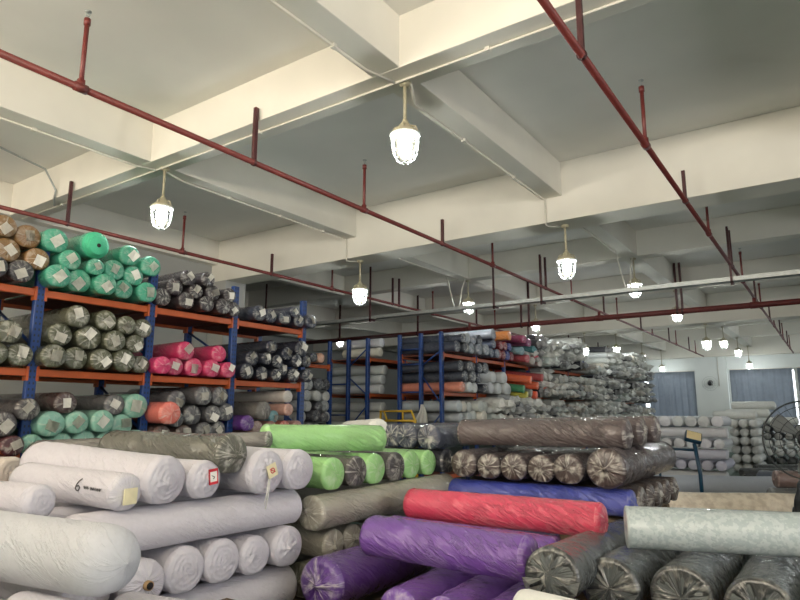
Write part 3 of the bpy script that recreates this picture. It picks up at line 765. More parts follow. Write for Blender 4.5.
# long rolls lying along the pile edge
near('long white roll lying along the pile edge above the row of ends', (-2.5, 2.55, 1.1), (-2.5, 1.34, 1.11), .1, W_LIFT, M_cloth, M_rings, GW, sq=.93, wr=.015, pleat=.03, knot=.03)
near('white roll lying behind the long edge roll', (-2.76, 2.5, 1.1), (-2.76, 1.34, 1.11), .1, W_LIFT, M_cloth, M_rings, GW, sq=.93, nt=32, nl=24)
near('innermost white roll of the edge layer', (-3.55, 2.5, 1.1), (-3.55, 1.34, 1.1), .1, W_LIFT, M_cloth, M_rings, GW, sq=.93, nt=32, nl=24)
# top layer
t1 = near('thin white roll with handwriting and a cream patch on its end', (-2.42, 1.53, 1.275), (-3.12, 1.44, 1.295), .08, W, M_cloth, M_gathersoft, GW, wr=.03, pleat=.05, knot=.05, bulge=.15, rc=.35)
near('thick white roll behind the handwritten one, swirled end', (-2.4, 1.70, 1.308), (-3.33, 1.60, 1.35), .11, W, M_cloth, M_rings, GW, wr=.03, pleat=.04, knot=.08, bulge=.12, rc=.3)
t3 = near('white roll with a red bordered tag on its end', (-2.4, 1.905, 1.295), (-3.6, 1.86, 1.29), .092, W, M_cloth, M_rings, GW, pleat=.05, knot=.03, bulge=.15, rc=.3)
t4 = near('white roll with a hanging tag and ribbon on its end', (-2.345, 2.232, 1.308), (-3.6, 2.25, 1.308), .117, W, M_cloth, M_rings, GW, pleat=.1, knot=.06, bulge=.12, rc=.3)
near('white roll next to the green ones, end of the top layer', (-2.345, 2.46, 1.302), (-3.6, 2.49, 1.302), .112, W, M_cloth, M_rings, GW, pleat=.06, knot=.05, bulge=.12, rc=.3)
near('cream white roll at the left edge behind the handwritten one', (-3.62, 1.62, 1.27), (-4.5, 1.35, 1.25), .1, (208,198,188), M_cloth, M_rings, GW, rc=.3)
near('pink film wrapped roll peeking out at the left edge', (-3.30, 1.42, 1.205), (-4.1, 1.18, 1.2), .05, (206, 120, 140), M_wrap, M_gathersoft)
near('dark grey roll with pleated film end on top of the white pile', (-2.40, 2.055, 1.40), (-3.4, 2.03, 1.405), .1, (76, 76, 66), M_wrapdark, M_gatherthick, None, pleat=.14, knot=.3, bulge=.18, rc=.3)
near('grey roll behind the dark pleated one on the white pile', (-2.75, 2.62, 1.445), (-4.2, 2.0, 1.375), .05, (96, 94, 90), M_wrap, M_gather)
# the large rolls in the lower left corner
near('huge white roll across the lower left corner', (-1.89, 1.21, 1.128), (-3.1, 1.0, 1.135), .118, (196, 198, 204), M_cloth, M_cloth, GW, rc=.96, cap=False, wr=.008, lump=.03)
near('white roll end behind the huge one, left edge', (-2.58, 1.27, 1.25), (-3.7, 1.05, 1.25), .075, W, M_cloth, M_rings, GW, rc=.5, pleat=.02, knot=0, bulge=.05)
near('crumpled plastic white roll in the lower left corner', (-2.02, .96, .975), (-3.0, .8, .97), .07, (206,206,200), M_cloth, M_gathersoft, GW, rc=.4, wr=.05, pleat=.1)
near('white roll along the bottom edge below the huge one', (-1.72, 1.18, .945), (-2.3, 1.08, .945), .075, W, M_cloth, M_rings, GW, rc=.4)
near('white roll corner at the bottom edge below the marked end', (-1.93, 1.53, .86), (-2.3, 1.46, .86), .075, W, M_cloth, M_rings, GW, rc=.4)
# --- grey green course and the lime rolls
GG = (158, 154, 142)
near('long grey green roll lying along the aisle below the lime rolls', (-2.42, 2.62, 1.055), (-2.4, 4.05, 1.07), .1, GG, M_wrap, M_gather, 'grey green rolls', wr=.045)
for x, l in ((-2.9, 'behind the long one'), (-3.4, 'innermost')): near('grey green roll %s below the lime rolls' % l, (x, 2.62, 1.055), (x, 4.05, 1.06), .1, GG, M_wrap, M_gather, 'grey green rolls', nt=32, nl=24)
near('grey green roll end under the long one, nearer the white pile', *X(2.79, .872, -2.38), .088, GG, M_wrap, M_gather, 'grey green rolls')
near('grey green roll end under the long one, nearer the purple rolls', *X(2.985, .872), .086, (146,142,131), M_wrap, M_gather, 'grey green rolls')
near('grey green roll end under the long one, hidden behind purple', *X(3.8, .872), .086, GG, M_wrap, M_gather, 'grey green rolls', nt=32, nl=24)
LIME = (148, 200, 126)
GL = 'lime green rolls'
near('lime green roll end nearest the white pile', *X(2.80, 1.252), .098, LIME, M_wrap, M_gathersoft, GL, knot=.0, pleat=.06)
near('lime green roll end in the middle of its row', *X(3.2, 1.252), .1, LIME, M_wrap, M_gathersoft, GL, knot=.0, pleat=.06)
near('lime green roll end, third of its row', *X(3.62, 1.25, -2.41), .098, LIME, M_wrap, M_gathersoft, GL, knot=.0, pleat=.06)
near('lime green roll end farthest from the white pile', *X(3.86, 1.248, -2.42), .094, LIME, M_wrap, M_gathersoft, GL, knot=.0, pleat=.06)
near('dark film wrapped roll between the first two lime ends', *X(3.0, 1.252, -2.39), .097, (66, 62, 60), M_wrapdark, M_gatherthick, None, pleat=.14, knot=.0)
near('dark film wrapped roll between the second and third lime ends', *X(3.41, 1.252, -2.39), .098, (66, 62, 62), M_wrapdark, M_gatherthick, None, pleat=.14, knot=.0)
nv = near('dark navy roll with a tag, after the last lime end', *X(4.06, 1.25, -2.38), .094, (48, 50, 60), M_wrapdark, M_gather)
near('long lime green roll lying on top of its row', (-2.87, 2.67, 1.445), (-2.51, 3.40, 1.43), .092, LIME, M_wrap, M_gathersoft, GL, rc=.3, sq=.95, lump=.06, knot=0, pleat=.05, bulge=.06)
near('white bagged roll end poking up behind the lime roll', (-2.95, 3.95, 1.47), (-3.7, 4.5, 1.44), .09, (214, 214, 208), M_cloth, M_gathersoft, None, pleat=.16)
# --- navy rolls
NV = (46, 52, 70)
for x, y, l in ((-2.86, 4.0, 'leftmost of three, beside the lime roll'), (-2.67, 3.93, 'middle of three with a bright film star'), (-2.45, 3.88, 'rightmost of three, beside the brown stack')):
    o = near('navy blue wrapped roll, ' + l, (x, y, 1.425), (x + .03, y + 1.35, 1.425), .096, NV, M_wrapdark, M_gatherthick, 'navy rolls beside the brown stack', pleat=.1, wr=.02)
# --- brown stack
BR = (78, 66, 66)
GB = 'brown rolls of the middle stack'
for i, (x, r) in enumerate(((-2.175, .1), (-1.985, .09), (-1.8, .094), (-1.61, .093), (-1.425, .1))):
    o = near('brown wrapped roll with film star end, %s from left in its row' % ORD[i], (x, 3.9 + .01 * (i % 2), 1.15 + r), (x + .01, 5.1, 1.15 + r), r, BR, M_wrapdark, M_gather, GB, pleat=.1, wr=.015, endcol=(60, 46, 44))
o = near('thickest brown wrapped roll, right end of its row', (-1.184, 3.88, 1.268), (-1.175, 5.3, 1.268), .12, BR, M_wrapdark, M_gather, GB, pleat=.1, wr=.03, flat=1, sq=1, endcol=(60, 46, 44))
near('long brown roll lying on top of the brown row', (-1.1, 4.15, 1.468), (-2.3, 4.13, 1.455), .103, BR, M_wrapdark, M_gatherthick, GB, wr=.05, pleat=.14)
near('brown roll end behind the long top roll', (-1.07, 4.4, 1.478), (-2.2, 4.4, 1.46), .103, BR, M_wrapdark, M_gatherthick, GB, wr=.02, pleat=.14)
near('hindmost brown roll end on top of the brown row', (-1.04, 4.66, 1.485), (-2.2, 4.66, 1.46), .103, BR, M_wrapdark, M_gatherthick, GB, wr=.02, pleat=.14)
near('royal blue roll lying under the brown row', (-1.06, 4.0, 1.06), (-2.3, 3.98, 1.055), .088, (48, 60, 150), M_wrap, M_gathersoft, None, wr=.04)
for i, y in enumerate((4.19, 4.38, 4.57, 4.76, 4.95)): near('dark brown roll end under the brown row, %s behind the blue roll' % ORD[i], (-1.05 + .01 * i, y, 1.06), (-2.25, y, 1.06), .09, (70,58,53), M_wrapdark, M_gatherthick, GB, pleat=.14, nt=40, nl=30)
# --- purple, red and dark grey rolls in front
PU = (102, 60, 146)
GP = 'purple rolls in front'
near('bright red roll lying across the purple ones', (-1.0, 3.22, 1.072), (-2.13, 3.17, 1.072), .093, (200, 56, 86), M_wrap, M_gathersoft, None, wr=.045, rc=.3, knot=0, pleat=.1)
near('large purple roll lying across the lower middle', (-1.12, 2.6, .99), (-1.97, 2.57, 1.0), .102, PU, M_wrap, M_gathersoft, GP, wr=.06, rc=.3, knot=.02, pleat=.08)
near('purple roll squeezed between the large purple and the red roll', (-1.16, 2.99, .93), (-2.16, 3.02, .935), .092, PU, M_wrap, M_gathersoft, GP, wr=.02)
near('dark purple roll with a film star, pointing at the viewer', (-2.13, 2.38, .785), (-2.16, 3.4, .775), .13, (82,46,122), M_wrap, M_gather, GP, wr=.05, pleat=.1, rc=.3)
for x, l in ((-1.66, 'leftmost of three'), (-1.43, 'middle of three'), (-1.21, 'rightmost of three')):
    near('purple roll under the large one at the bottom edge, ' + l, (x, 2.36, .745), (x - .03, 3.4, .76), .1, (110,70,156), M_wrap, M_gather, GP, wr=.05, rc=.3)
DK = (74, 79, 79)
GK = 'dark grey rolls at lower right'
for i, x in enumerate((-1.13, -.855, -.58, -.305, -.03)):
    o = near('dark grey film wrapped roll at the lower right, %s from left' % ORD[i], (x, 2.80 - .03 * (i % 2), .88) if i else (-.985, 2.46, .972), (x + .02, 4.2, .86), .122 if i else .11, DK, M_wrapdark, M_gatherdim, GK, wr=.06, pleat=.2, knot=.0, bulge=.02, rc=.15, endcol=(40, 42, 42))
    bm = bmesh.new(); n = 7      # loose film flaps hanging over the end
    for q in range(n):
        a = -PI * .95 + q * PI * .9 / n; c_, s_ = math.cos(a), math.sin(a)
        v = [bm.verts.new(p) for p in ((0, .118 * c_, .112 * s_), (.012, .118 * math.cos(a + .5), .112 * math.sin(a + .5)), (.06 + .03 * (q % 3), .07 * math.cos(a + .3), .07 * math.sin(a + .3)), (.03, .02 * c_, .05 * s_))]
        bm.faces.new(v)
    bmesh.ops.solidify(bm, geom=bm.faces[:], thickness=.002)
    e = obj('film_flap', bm, M_gatherthick, o, False, (.702 if i else .884, 0, 0)); e.color = lin((120, 122, 118))
near('pale patterned grey roll lying across the dark rolls', (-.83, 2.98, 1.095), (.55, 3.48, 1.095), .097, (162, 174, 176), M_camo, M_gathersoft, None, wr=.004, lump=.01, rc=.1, pleat=.03, knot=0, bulge=.03)
near('bare white roll end at the bottom edge below the large purple', (-.885, 1.93, 1.0), (-.45, 1.86, 1.0), .06, (228, 228, 224), M_cloth, M_rings, None, rc=.5, pleat=.02, knot=0)

near('purple roll hidden behind, carrying the red roll', (-1.3, 3.34, .895), (-2.15, 3.34, .895), .085, PU, M_wrap, M_gathersoft, GP, wr=.02)
# --- handwriting, tags and ribbons on the white rolls
def local_curve(o, pts, r, name, mat):
    bm = bmesh.new(); tube(bm, pts, r, 5); return obj(name, bm, mat, o)
def on_surface(r, x, th, e=.002): return (x, -(r + e) * math.cos(th), (r + e) * .95 * math.sin(th))
six = [on_surface(.083, x, th) for x, th in ((.155, .62), (.145, .5), (.138, .3), (.136, .12), (.146, .0), (.158, .02), (.162, .16), (.152, .26), (.140, .2))]
local_curve(t1, six, .0022, 'handwriting', M_ink)
for k_, (x0, ph) in enumerate(((.185, 0.), (.225, 1.), (.262, 2.))):
    local_curve(t1, [on_surface(.083, x0 + .032 * q / 9, .2 + .09 * math.sin(q * 2.1 + ph) - .02 * k_) for q in range(10)], .0014, 'handwriting', M_ink)
bxobj('cloth_patch', (0, .006, -.035, .03, -.035, .03), M_cream, t1, .002, (.353 + .016, .0, -.01))
def red_tag(o, L, r, dy, dz, w=.05, h=.07):
    p = bxobj('paper_tag', (0, .004, -w / 2, w / 2, -h / 2, h / 2), M_paper, o, 0, (L / 2 + .2 * r, dy, dz))
    for a in ((0, .0055, -w / 2, w / 2, h / 2 - .012, h / 2), (0, .0055, -w / 2, w / 2, -h / 2, -h / 2 + .012), (0, .0055, -w / 2, -w / 2 + .005, -h / 2, h / 2), (0, .0055, w / 2 - .005, w / 2, -h / 2, h / 2)):
        bxobj('red_border', a, M_redprint, p)
    p.rotation_euler = (.1, 0, 0); return p
p = red_tag(t3, 1.2, .092, .02, .015)
local_curve(p, [(.006, -.005 + .01 * math.sin(q), -.01 + .004 * q) for q in range(5)], .0015, 'handwriting', M_ink)
tg = bxobj('paper_tag', (0, .004, -.03, .03, -.032, .032), M_cream, t4, 0, (1.255 / 2 + .026, .0, .01)); tg.rotation_euler = (.35, 0, 0)
bm = bmesh.new(); tube(bm, [(.005, .012 * math.cos(a), .012 * math.sin(a)) for a in [2 * PI * i / 14 for i in range(14)]], .0025, 5, True); tube(bm, [(.005, -.014, .012), (.005, .014, -.012)], .0025, 5)
obj('red_mark', bm, M_redprint, tg)
bm = bmesh.new()
for a, b in (((-.02, -.03), (-.045, -.15)), ((-.012, -.03), (-.035, -.17))):
    tube(bm, [(.655, a[0], a[1]), (.66, (a[0] + b[0]) / 2, (a[1] + b[1]) / 2), (.655, b[0], b[1])], .003, 5)
obj('ribbon', bm, M_tie, t4)
bxobj('paper_tag', (0, .003, -.02, .02, -.035, .035), M_paper, nv, 0, (1.35 / 2 + .02, .02, 0))

# ------------------------------------------------------------------ rolls on the two middle racks
def pile(y0, y1, z0, rows, rmin, rmax, rng):
    """hex packed rows of (y, z, r) between y0 and y1 resting on z0"""
    out = []; z = z0
    for a in range(rows):
        r = (rmin + rmax) / 2; n = max(1, int((y1 - y0 - (r if a % 2 else 0)) / (2.04 * r)))
        for b in range(n):
            rr = rng.uniform(rmin, rmax)
            out.append((y0 + r * (1 + (a % 2)) + b * 2.04 * r, z + rr, rr))
        z += 1.76 * r
    return out
rng = random.Random(21)
WH = (206, 204, 200); CR = (208, 204, 186)
for lv, z, rows, cols, nm in (('top', 2.75, 2, [(190, 192, 194), (196, 194, 178)], 'white'), ('middle', 1.98, 3, [(182, 186, 184), (196, 198, 196)], 'pale grey'), ('lower', 1.21, 3, [(188, 190, 182), (198, 196, 186)], 'off white')):
    for a in range(rows):
        for b in range(1):
            r = .105; y = 10.44 + .23 * b + .05 * a
            copy_roll(rng.choice(P_white), (-7.72 + rng.uniform(-.08, .04), y, z + r + a * .2), (-8.72 if lv == 'top' else -9.25, y, z + r + a * .2), r, lin(rng.choice(cols)),
                      '%s roll seen lengthwise, %s, %s level of the left middle rack' % (nm, rowname(a, rows), lv), 'rolls on the left middle rack', False, True)
NVY = (40, 46, 60)
B1 = {'top': (2.75, [(52, 58, 74), (120, 126, 136), (44, 48, 58), (150, 154, 156)], 2), 'middle': (1.98, [(38, 44, 58), (46, 52, 64), (60, 64, 72)], 3), 'lower': (1.21, [(192, 196, 190), (206, 202, 188), (178, 184, 184)], 3)}
for lv, (z, cols, rows) in B1.items():
    lst = pile(10.4, 11.62, z, rows, .1, .125, rng); rw = rows_of(lst, .12)
    for i, (y, zz, r) in enumerate(lst):
        a, b, n, m = rw[i]; c = rng.choice(cols); cn = {'top': 'navy grey', 'middle': 'dark navy', 'lower': 'cream white'}[lv]
        if lv == 'middle' and a == 0 and b == 0: c, cn = (204, 124, 102), 'salmon'
        if lv == 'middle' and a == 0 and b in (1, 2, 3): c, cn = (196, 198, 196), 'white'
        copy_roll(rng.choice(P_dark if lv != 'lower' else P_col), (-5.84 + rng.uniform(-.12, .08), y, zz), (-7.3, y, zz), r, lin(c),
                  '%s roll, %s in %s, %s level behind the right blue frame' % (cn, ORD[b], rowname(a, n), lv), 'rolls on the right middle rack', False, True)
# the second and third bays: single coloured pieces that stand out
def lone(label, p0, p1, r, col, proto=None, g='coloured rolls on the right middle rack', tagged=False):
    return copy_roll(proto or rng.choice(P_short), p0, p1, r, lin(col), label, g, tagged, True)
lone('orange roll on top of the right middle rack, over the maroon cloth', (-5.85, 12.75, 3.31), (-7.2, 12.6, 3.31), .12, (226, 138, 66))
for i, (y, c, n) in enumerate(((12.3, (128, 26, 40), 'maroon'), (12.52, (120, 24, 38), 'maroon'), (12.74, (44, 52, 130), 'deep blue'), (12.94, (126, 26, 40), 'maroon'))):
    lone('%s folded roll below the orange roll, %s from left' % (n, ORD[i]), (-5.9, y, 2.86), (-7.2, y, 2.86), .11, c)
    if i < 3: lone('%s folded roll in the upper layer below the orange roll, %s from left' % (n, ORD[i]), (-5.9, y + .1, 3.06), (-7.2, y + .1, 3.06), .1, c)
for i, (y, z, c, n) in enumerate(((13.35, 3.38, (170, 66, 110), 'magenta'), (13.62, 3.33, (150, 76, 120), 'mauve'), (13.95, 3.2, (80, 150, 156), 'teal blue'), (13.2, 3.1, (110, 140, 150), 'slate blue'), (13.5, 2.95, (190, 80, 90), 'rose'), (13.8, 2.92, (186, 176, 166), 'cream'), (14.05, 2.98, (170, 50, 70), 'crimson'), (14.25, 2.9, (196, 190, 184), 'white'))):
    lone('%s roll slanting out of the top level, %s of the coloured heap' % (n, ORD[i]), (-5.72, y - .1, z - .12), (-6.8, y + .1, z), .1, c)
for i, (y, z, c, n) in enumerate(((13.3, 2.42, (246, 116, 70), 'orange'), (13.7, 2.3, (240, 110, 66), 'orange'), (12.9, 2.2, (60, 150, 96), 'green'), (13.3, 2.12, (150, 150, 140), 'grey'), (13.6, 2.08, (236, 96, 62), 'vivid orange'), (13.05, 2.06, (200, 190, 70), 'yellow'), (14.0, 2.5, (190, 80, 80), 'red'), (14.2, 2.3, (200, 110, 100), 'rose'))):
    lone('%s roll slanting out of the middle level, %s of the bright heap' % (n, ORD[i]), (-5.66, y + .12, z - .08), (-6.8, y - .1, z + .06), .1, c)
for i, (y, z, r) in enumerate(pile(11.75, 12.85, 1.98, 2, .125, .14, rng)):
    lone('white roll on the middle level left of the bright heap, %s from the lower left' % ORD[i] if i < 12 else 'white roll at the top of the middle level, left of the bright heap', (-5.86 + rng.uniform(-.06, .06), y, z), (-7.2, y, z), r, (204, 206, 204), rng.choice(P_white), 'white rolls on the right middle rack')
for i, (y, z, r) in enumerate(pile(11.75, 12.3, 2.75, 3, .1, .12, rng)):
    lone('grey white roll on the top level left of the maroon cloth, %s from below' % ORD[i], (-5.86 + rng.uniform(-.06, .06), y, z), (-7.2, y, z), r, rng.choice([(150, 156, 166), (178, 178, 168), (84, 92, 112)]), rng.choice(P_col), 'grey rolls on the right middle rack')
# everything beyond is a jumble of roll ends and crumpled film that nobody could count
bm = bmesh.new(); colour = bm.loops.layers.color.new('cloth')
PAL = [(196, 198, 192), (184, 186, 178), (206, 206, 200), (168, 172, 168), (150, 152, 148), (190, 182, 168), (122, 124, 124), (62, 64, 72), (44, 46, 54), (176, 188, 184), (208, 210, 206), (140, 128, 116), (36, 38, 44), (84, 86, 90), (214, 214, 210)]
PALTOP = PAL[:6] + [(200, 202, 200)] * 3 + [(70, 70, 76)]
def jumble_roll(p0, p1, r, col, puff):
    d = (Vector(p1) - Vector(p0)); L = d.length; d.normalize(); n = 9
    a = Vector((0, 0, 1)); a = (a - d * a.dot(d)).normalized(); b = d.cross(a); seed = Vector((rng.uniform(-99, 99), rng.uniform(-99, 99), 0))
    prof = [(-puff * .9, .12), (-puff * .6, .75), (-puff * .25, .55), (0, .95), (.1, 1.0), (L, 1.0), (L, 0.0)]
    rings = []
    for t, q in prof:
        row = []
        for k_ in range(n):
            an = 2 * PI * k_ / n
            w = 1 + (.55 * noise.noise(seed + Vector((math.cos(an) * 2, math.sin(an) * 2, t * 9))) if t <= 0 else .06 * noise.noise(seed + Vector((math.cos(an), math.sin(an), t))))
            row.append(bm.verts.new(Vector(p0) + d * (t + (.05 * noise.noise(seed + Vector((an, t * 5, 7))) if t < 0 else 0)) + r * q * w * (math.cos(an) * a + math.sin(an) * b)))
        rings.append(row)
    fs = []
    for ri, (A, Bq) in enumerate(zip(rings, rings[1:])):
        for k_ in range(n):
            f = bm.faces.new((A[k_], A[(k_ + 1) % n], Bq[(k_ + 1) % n], Bq[k_])); f.smooth = ri > 3
            c = tuple(v / 255 for v in col) + (1,) if ri >= 3 else tuple(.45 * u / 255 + .55 * v for u, v in zip(col, (.84, .84, .82))) + (1,)
            for lp in f.loops: lp[colour] = c
    f = bm.faces.new(rings[0][::-1])
    for lp in f.loops: lp[colour] = (.84, .84, .82, 1)
for z0, ztop, ys in ((2.75, 4.0, 13.9), (1.98, 2.62, 14.2), (1.21, 1.86, 11.7)):
    y = ys
    while y < 24.3:
        top = ztop if z0 < 2.7 else (3.38 + .26 * min(1, (y - 13.9) / 4) + .08 * math.sin(y * 3.1))
        if z0 > 2.7 and 16.9 < y < 19.7: top = 2.98
        if z0 > 2.7 and (y < 15.2 or 20.5 < y < 22.4 or y > 24.0): top = 3.42
        z = z0 + .1
        while z < top:
            r = rng.uniform(.085, .13); px = -5.75 + rng.uniform(-.2, .22)
            jumble_roll((px, y + rng.uniform(-.06, .06), z + rng.uniform(-.03, .03)), (-7.1, y + rng.uniform(-.12, .12), z + rng.uniform(0, .05)), r, rng.choice(PALTOP if z > 3.0 else PAL), rng.uniform(.16, .36))
            z += r * 1.75
        y += rng.uniform(.2, .26)
o = obj('fabric_roll_jumble', bm, None, None, False)
t = NT('jumbled cloth and film'); vc = t.n('ShaderNodeVertexColor', layer_name='cloth'); tc = t.n('ShaderNodeTexCoord')
nb = t.bump(t.noise(tc.outputs['Object'], 22, 3), .8, .03)
t.set(Base_Color=vc.outputs['Color'], Roughness=.45, Coat_Weight=.4, Coat_Roughness=.25, Normal=nb)
o.data.materials.append(t.m)
tag(o, 'long jumble of grey and white roll ends in crumpled film on the right middle rack', 'roll jumble', None, 'stuff')
# rolls in the gap behind the left rack
gap = pile(8.25, 9.32, 1.21, 5, .1, .125, rng) + pile(8.5, 9.3, 2.52, 1, .09, .11, rng)
rw = rows_of(gap, .11)
for i, (y, z, r) in enumerate(gap):
    a, b, n, m = rw[i]; up = z > 2.5
    copy_roll(rng.choice(P_short), (-8.0 + rng.uniform(-.12, .1), y, z), (-9.1, y, z), r, lin((214, 160, 132) if up and i % 2 else rng.choice([(70, 70, 74), (150, 152, 150), (52, 52, 58), (186, 184, 178)])),
              '%s roll in the gap behind the left rack, %s of row %s' % ('cream or salmon' if up else 'grey', ORD[b], ['one', 'two', 'three', 'four', 'five', 'six', 'seven'][a]), 'rolls in the gap behind the left rack', False)

# ------------------------------------------------------------------ white stacks at the far right
PW = P_white; FW = (220, 220, 222)
def ends_row(x0, n, y, z, r, dx, label, col=FW, L=1.3, proto=None, grp='white rolls of the far right stacks'):
    for i in range(n):
        copy_roll(rng.choice(proto or PW), (x0 + dx * i, y + rng.uniform(-.03, .03), z), (x0 + dx * i, y + L, z), r, lin(col), '%s, %s from left' % (label, ORD[i]), grp, False, True)
def long_row(x0, x1, ys, z, r, label, col=FW, proto=None, grp='white rolls of the far right stacks'):
    for i, y in enumerate(ys):
        copy_roll(rng.choice(proto or PW), (x1 + rng.uniform(-.04, .04), y, z), (x0, y, z), r, lin(col), '%s, %s from the front' % (label, ORD[i]), grp, False, True)
H = .125
ends_row(-3.5, 6, 15.2, 1.42, .125, .27, 'white roll end in the top course of the far stack')
long_row(-3.7, -2.0, (15.32, 15.58), 1.175, .12, 'long white roll in the second course of the far stack')
ends_row(-3.5, 6, 15.2, .94, .115, .27, 'white roll end in the third course of the far stack')
long_row(-3.7, -2.02, (15.3, 15.56), .71, .115, 'long white roll in the fourth course of the far stack', (196, 196, 206))
ends_row(-3.5, 6, 15.2, .48, .115, .27, 'white roll end in the fifth course of the far stack', (186, 184, 200))
long_row(-3.7, -2.05, (15.3, 15.56), .18, .18, 'long white roll in the sixth course of the far stack', (190, 192, 190))
# the stacks behind it, each roll a few pixels
bm = bmesh.new(); colour = bm.loops.layers.color.new('cloth')
def far_roll(p0, p1, r, col, endcol=None):
    d = Vector(p1) - Vector(p0); L = d.length; d.normalize(); a = Vector((0, 0, 1)); b = d.cross(a); n = 14; rings = []
    for t, q in ((-.02, .4), (0, .82), (.03, 1), (L - .03, 1), (L, .82), (L + .02, .4)):
        w_ = [1 + rng.uniform(-.04, .04) for _ in range(n)]
        rings.append([bm.verts.new(Vector(p0) + d * t + r * q * w_[k_] * (math.cos(2 * PI * k_ / n) * a + math.sin(2 * PI * k_ / n) * b)) for k_ in range(n)])
    def paint(f, c):
        for lp in f.loops: lp[colour] = tuple(v / 255 for v in c) + (1,)
    for ri, (A, Bq) in enumerate(zip(rings, rings[1:])):
        for k_ in range(n): paint(bm.faces.new((A[k_], A[(k_ + 1) % n], Bq[(k_ + 1) % n], Bq[k_])), (endcol or col) if ri in (0, 4) else col)
    paint(bm.faces.new(rings[0][::-1]), endcol or col); paint(bm.faces.new(rings[-1]), endcol or col)
for a in range(6):
    for b in range(3):
        x = -2.42 + .25 * b; far_roll((x, 20 - .1 * (a % 2), .12 + .24 * a), (x, 21.3, .12 + .24 * a), .12, (204, 204, 200))
for i, (x, z) in enumerate(((-2.75, 1.56), (-2.45, 1.6), (-2.3, 1.82))): far_roll((x + .9, 20.2 + .2 * i, z), (x - .2, 20.3 + .2 * i, z), .12, (214, 215, 210))
for z, c, e in ((1.13, (40, 40, 42), (150, 150, 146)), (.9, (40, 40, 42), (150, 150, 146)), (.66, (206,207,203), None), (.4, (198,199,195), None), (.13, (60, 62, 60), None)):
    for b in range(9): far_roll((-2.15 + .29 * b, 23, z), (-2.15 + .29 * b, 24.3, z), .125, c, e)
far_roll((-1.0, 23.1, 1.37), (-2.25, 23.1, 1.37), .12, (214, 215, 210)); far_roll((.35, 23.1, 1.37), (-.9, 23.1, 1.37), .12, (214, 215, 210))
o = obj('distant_roll_stack', bm, None, None, True); o.data.materials.append(MATS['jumbled cloth and film'])
tag(o, 'distant white and black roll stacks in front of the curtained far windows', 'roll stack', None, 'stuff')
# loose rolls on the floor
for i, (p0, p1, r, c) in enumerate((((-2.05, 17.5, .15), (-1.1, 18.0, .15), .15, (54, 56, 58)), ((-1.85, 18.6, .16), (-.9, 19.2, .16), .16, (46, 48, 50)), ((-1.55, 16.6, .17), (-.5, 15.9, .17), .17, (96, 104, 116)))):
    near(['black roll on the green floor, open end towards the left', 'black roll on the green floor behind the first one', 'striped grey roll on the green floor near the fan'][i], p0, p1, r, c, M_wrapdark, M_gather, 'loose rolls on the green floor', nt=28, nl=16, flat=1, sq=1)
near('pale grey blue bundle lying across the floor behind the scale post', (-1.1, 14.3, .2), (-3.5, 13.1, .2), .2, (176, 182, 192), M_cloth, M_rings, None, rc=.12, flat=1, sq=1, lump=.05, wr=.02)
near('beige fleece roll lying in front of the scale post', (-2.45, 9.9, .23), (.2, 11.3, .23), .23, (250, 236, 214), M_fleece, M_rings, None, rc=.35, lump=.06, flat=1, sq=1)
near('brown pink roll behind the fan guard', (-.9, 11.6, .59), (.5, 12.2, .59), .14, (120, 98, 92), M_wrap, M_gathersoft, None, nt=32, nl=20, flat=1)
near('grey roll carrying the brown pink one behind the fan', (-1.0, 11.7, .23), (.5, 12.3, .23), .23, (98, 98, 96), M_wrap, M_gathersoft, None, nt=32, nl=20, flat=1)
def bag(loc, s, label, seed):
    bm = bmesh.new(); bmesh.ops.create_icosphere(bm, subdivisions=4, radius=1)
    for v in bm.verts:
        n_ = noise.noise(v.co * 1.6 + Vector((seed, 0, 0))) * .35 + noise.noise(v.co * 4 + Vector((seed, 5, 0))) * .14
        v.co *= 1 + n_; v.co.z = max(v.co.z, -.75); v.co = Vector((v.co.x * s[0], v.co.y * s[1], v.co.z * s[2] + .75 * s[2]))
    return tag(obj('plastic_bag', bm, M_black, None, True, loc), label, 'bag', None)
bag((-.32, 9.3, 0), (.26, .24, .44), 'black plastic bag behind the fan stand', 8)

# ------------------------------------------------------------------ platform scale
sc = tag(empty('platform_scale', (-1.98, 11.7, 0), .55), 'dark blue platform scale post with tilted display head', 'scale')
bxobj('platform', (-.75, -.02, -.3, .3, .06, .12), M_navyenamel, sc, .01)
for x in (-.7, -.08):
    for y in (-.25, .25): bxobj('foot', (x - .03, x + .03, y - .03, y + .03, 0, .06), M_black, sc, .004)
tubeobj('post', [(0, 0, .0), (0, 0, .6), (-.06, 0, 1.1)], .032, M_navyenamel, sc, 12)
tubeobj('handrail', [(-.02, 0, .98), (-.3, 0, 1.0), (-.62, 0, 1.0), (-.66, 0, .96), (-.66, 0, .5), (-.64, 0, .12)], .02, M_navyenamel, sc, 10)
hd = bxobj('display_head', (-.13, .13, -.05, .05, -.09, .09), M_navyenamel, sc, .015, (-.07, 0, 1.2)); hd.rotation_euler = (-.6, .25, -.2)
bxobj('display_face', (-.115, .115, -.058, -.05, -.075, .075), M_screen, hd, .003)
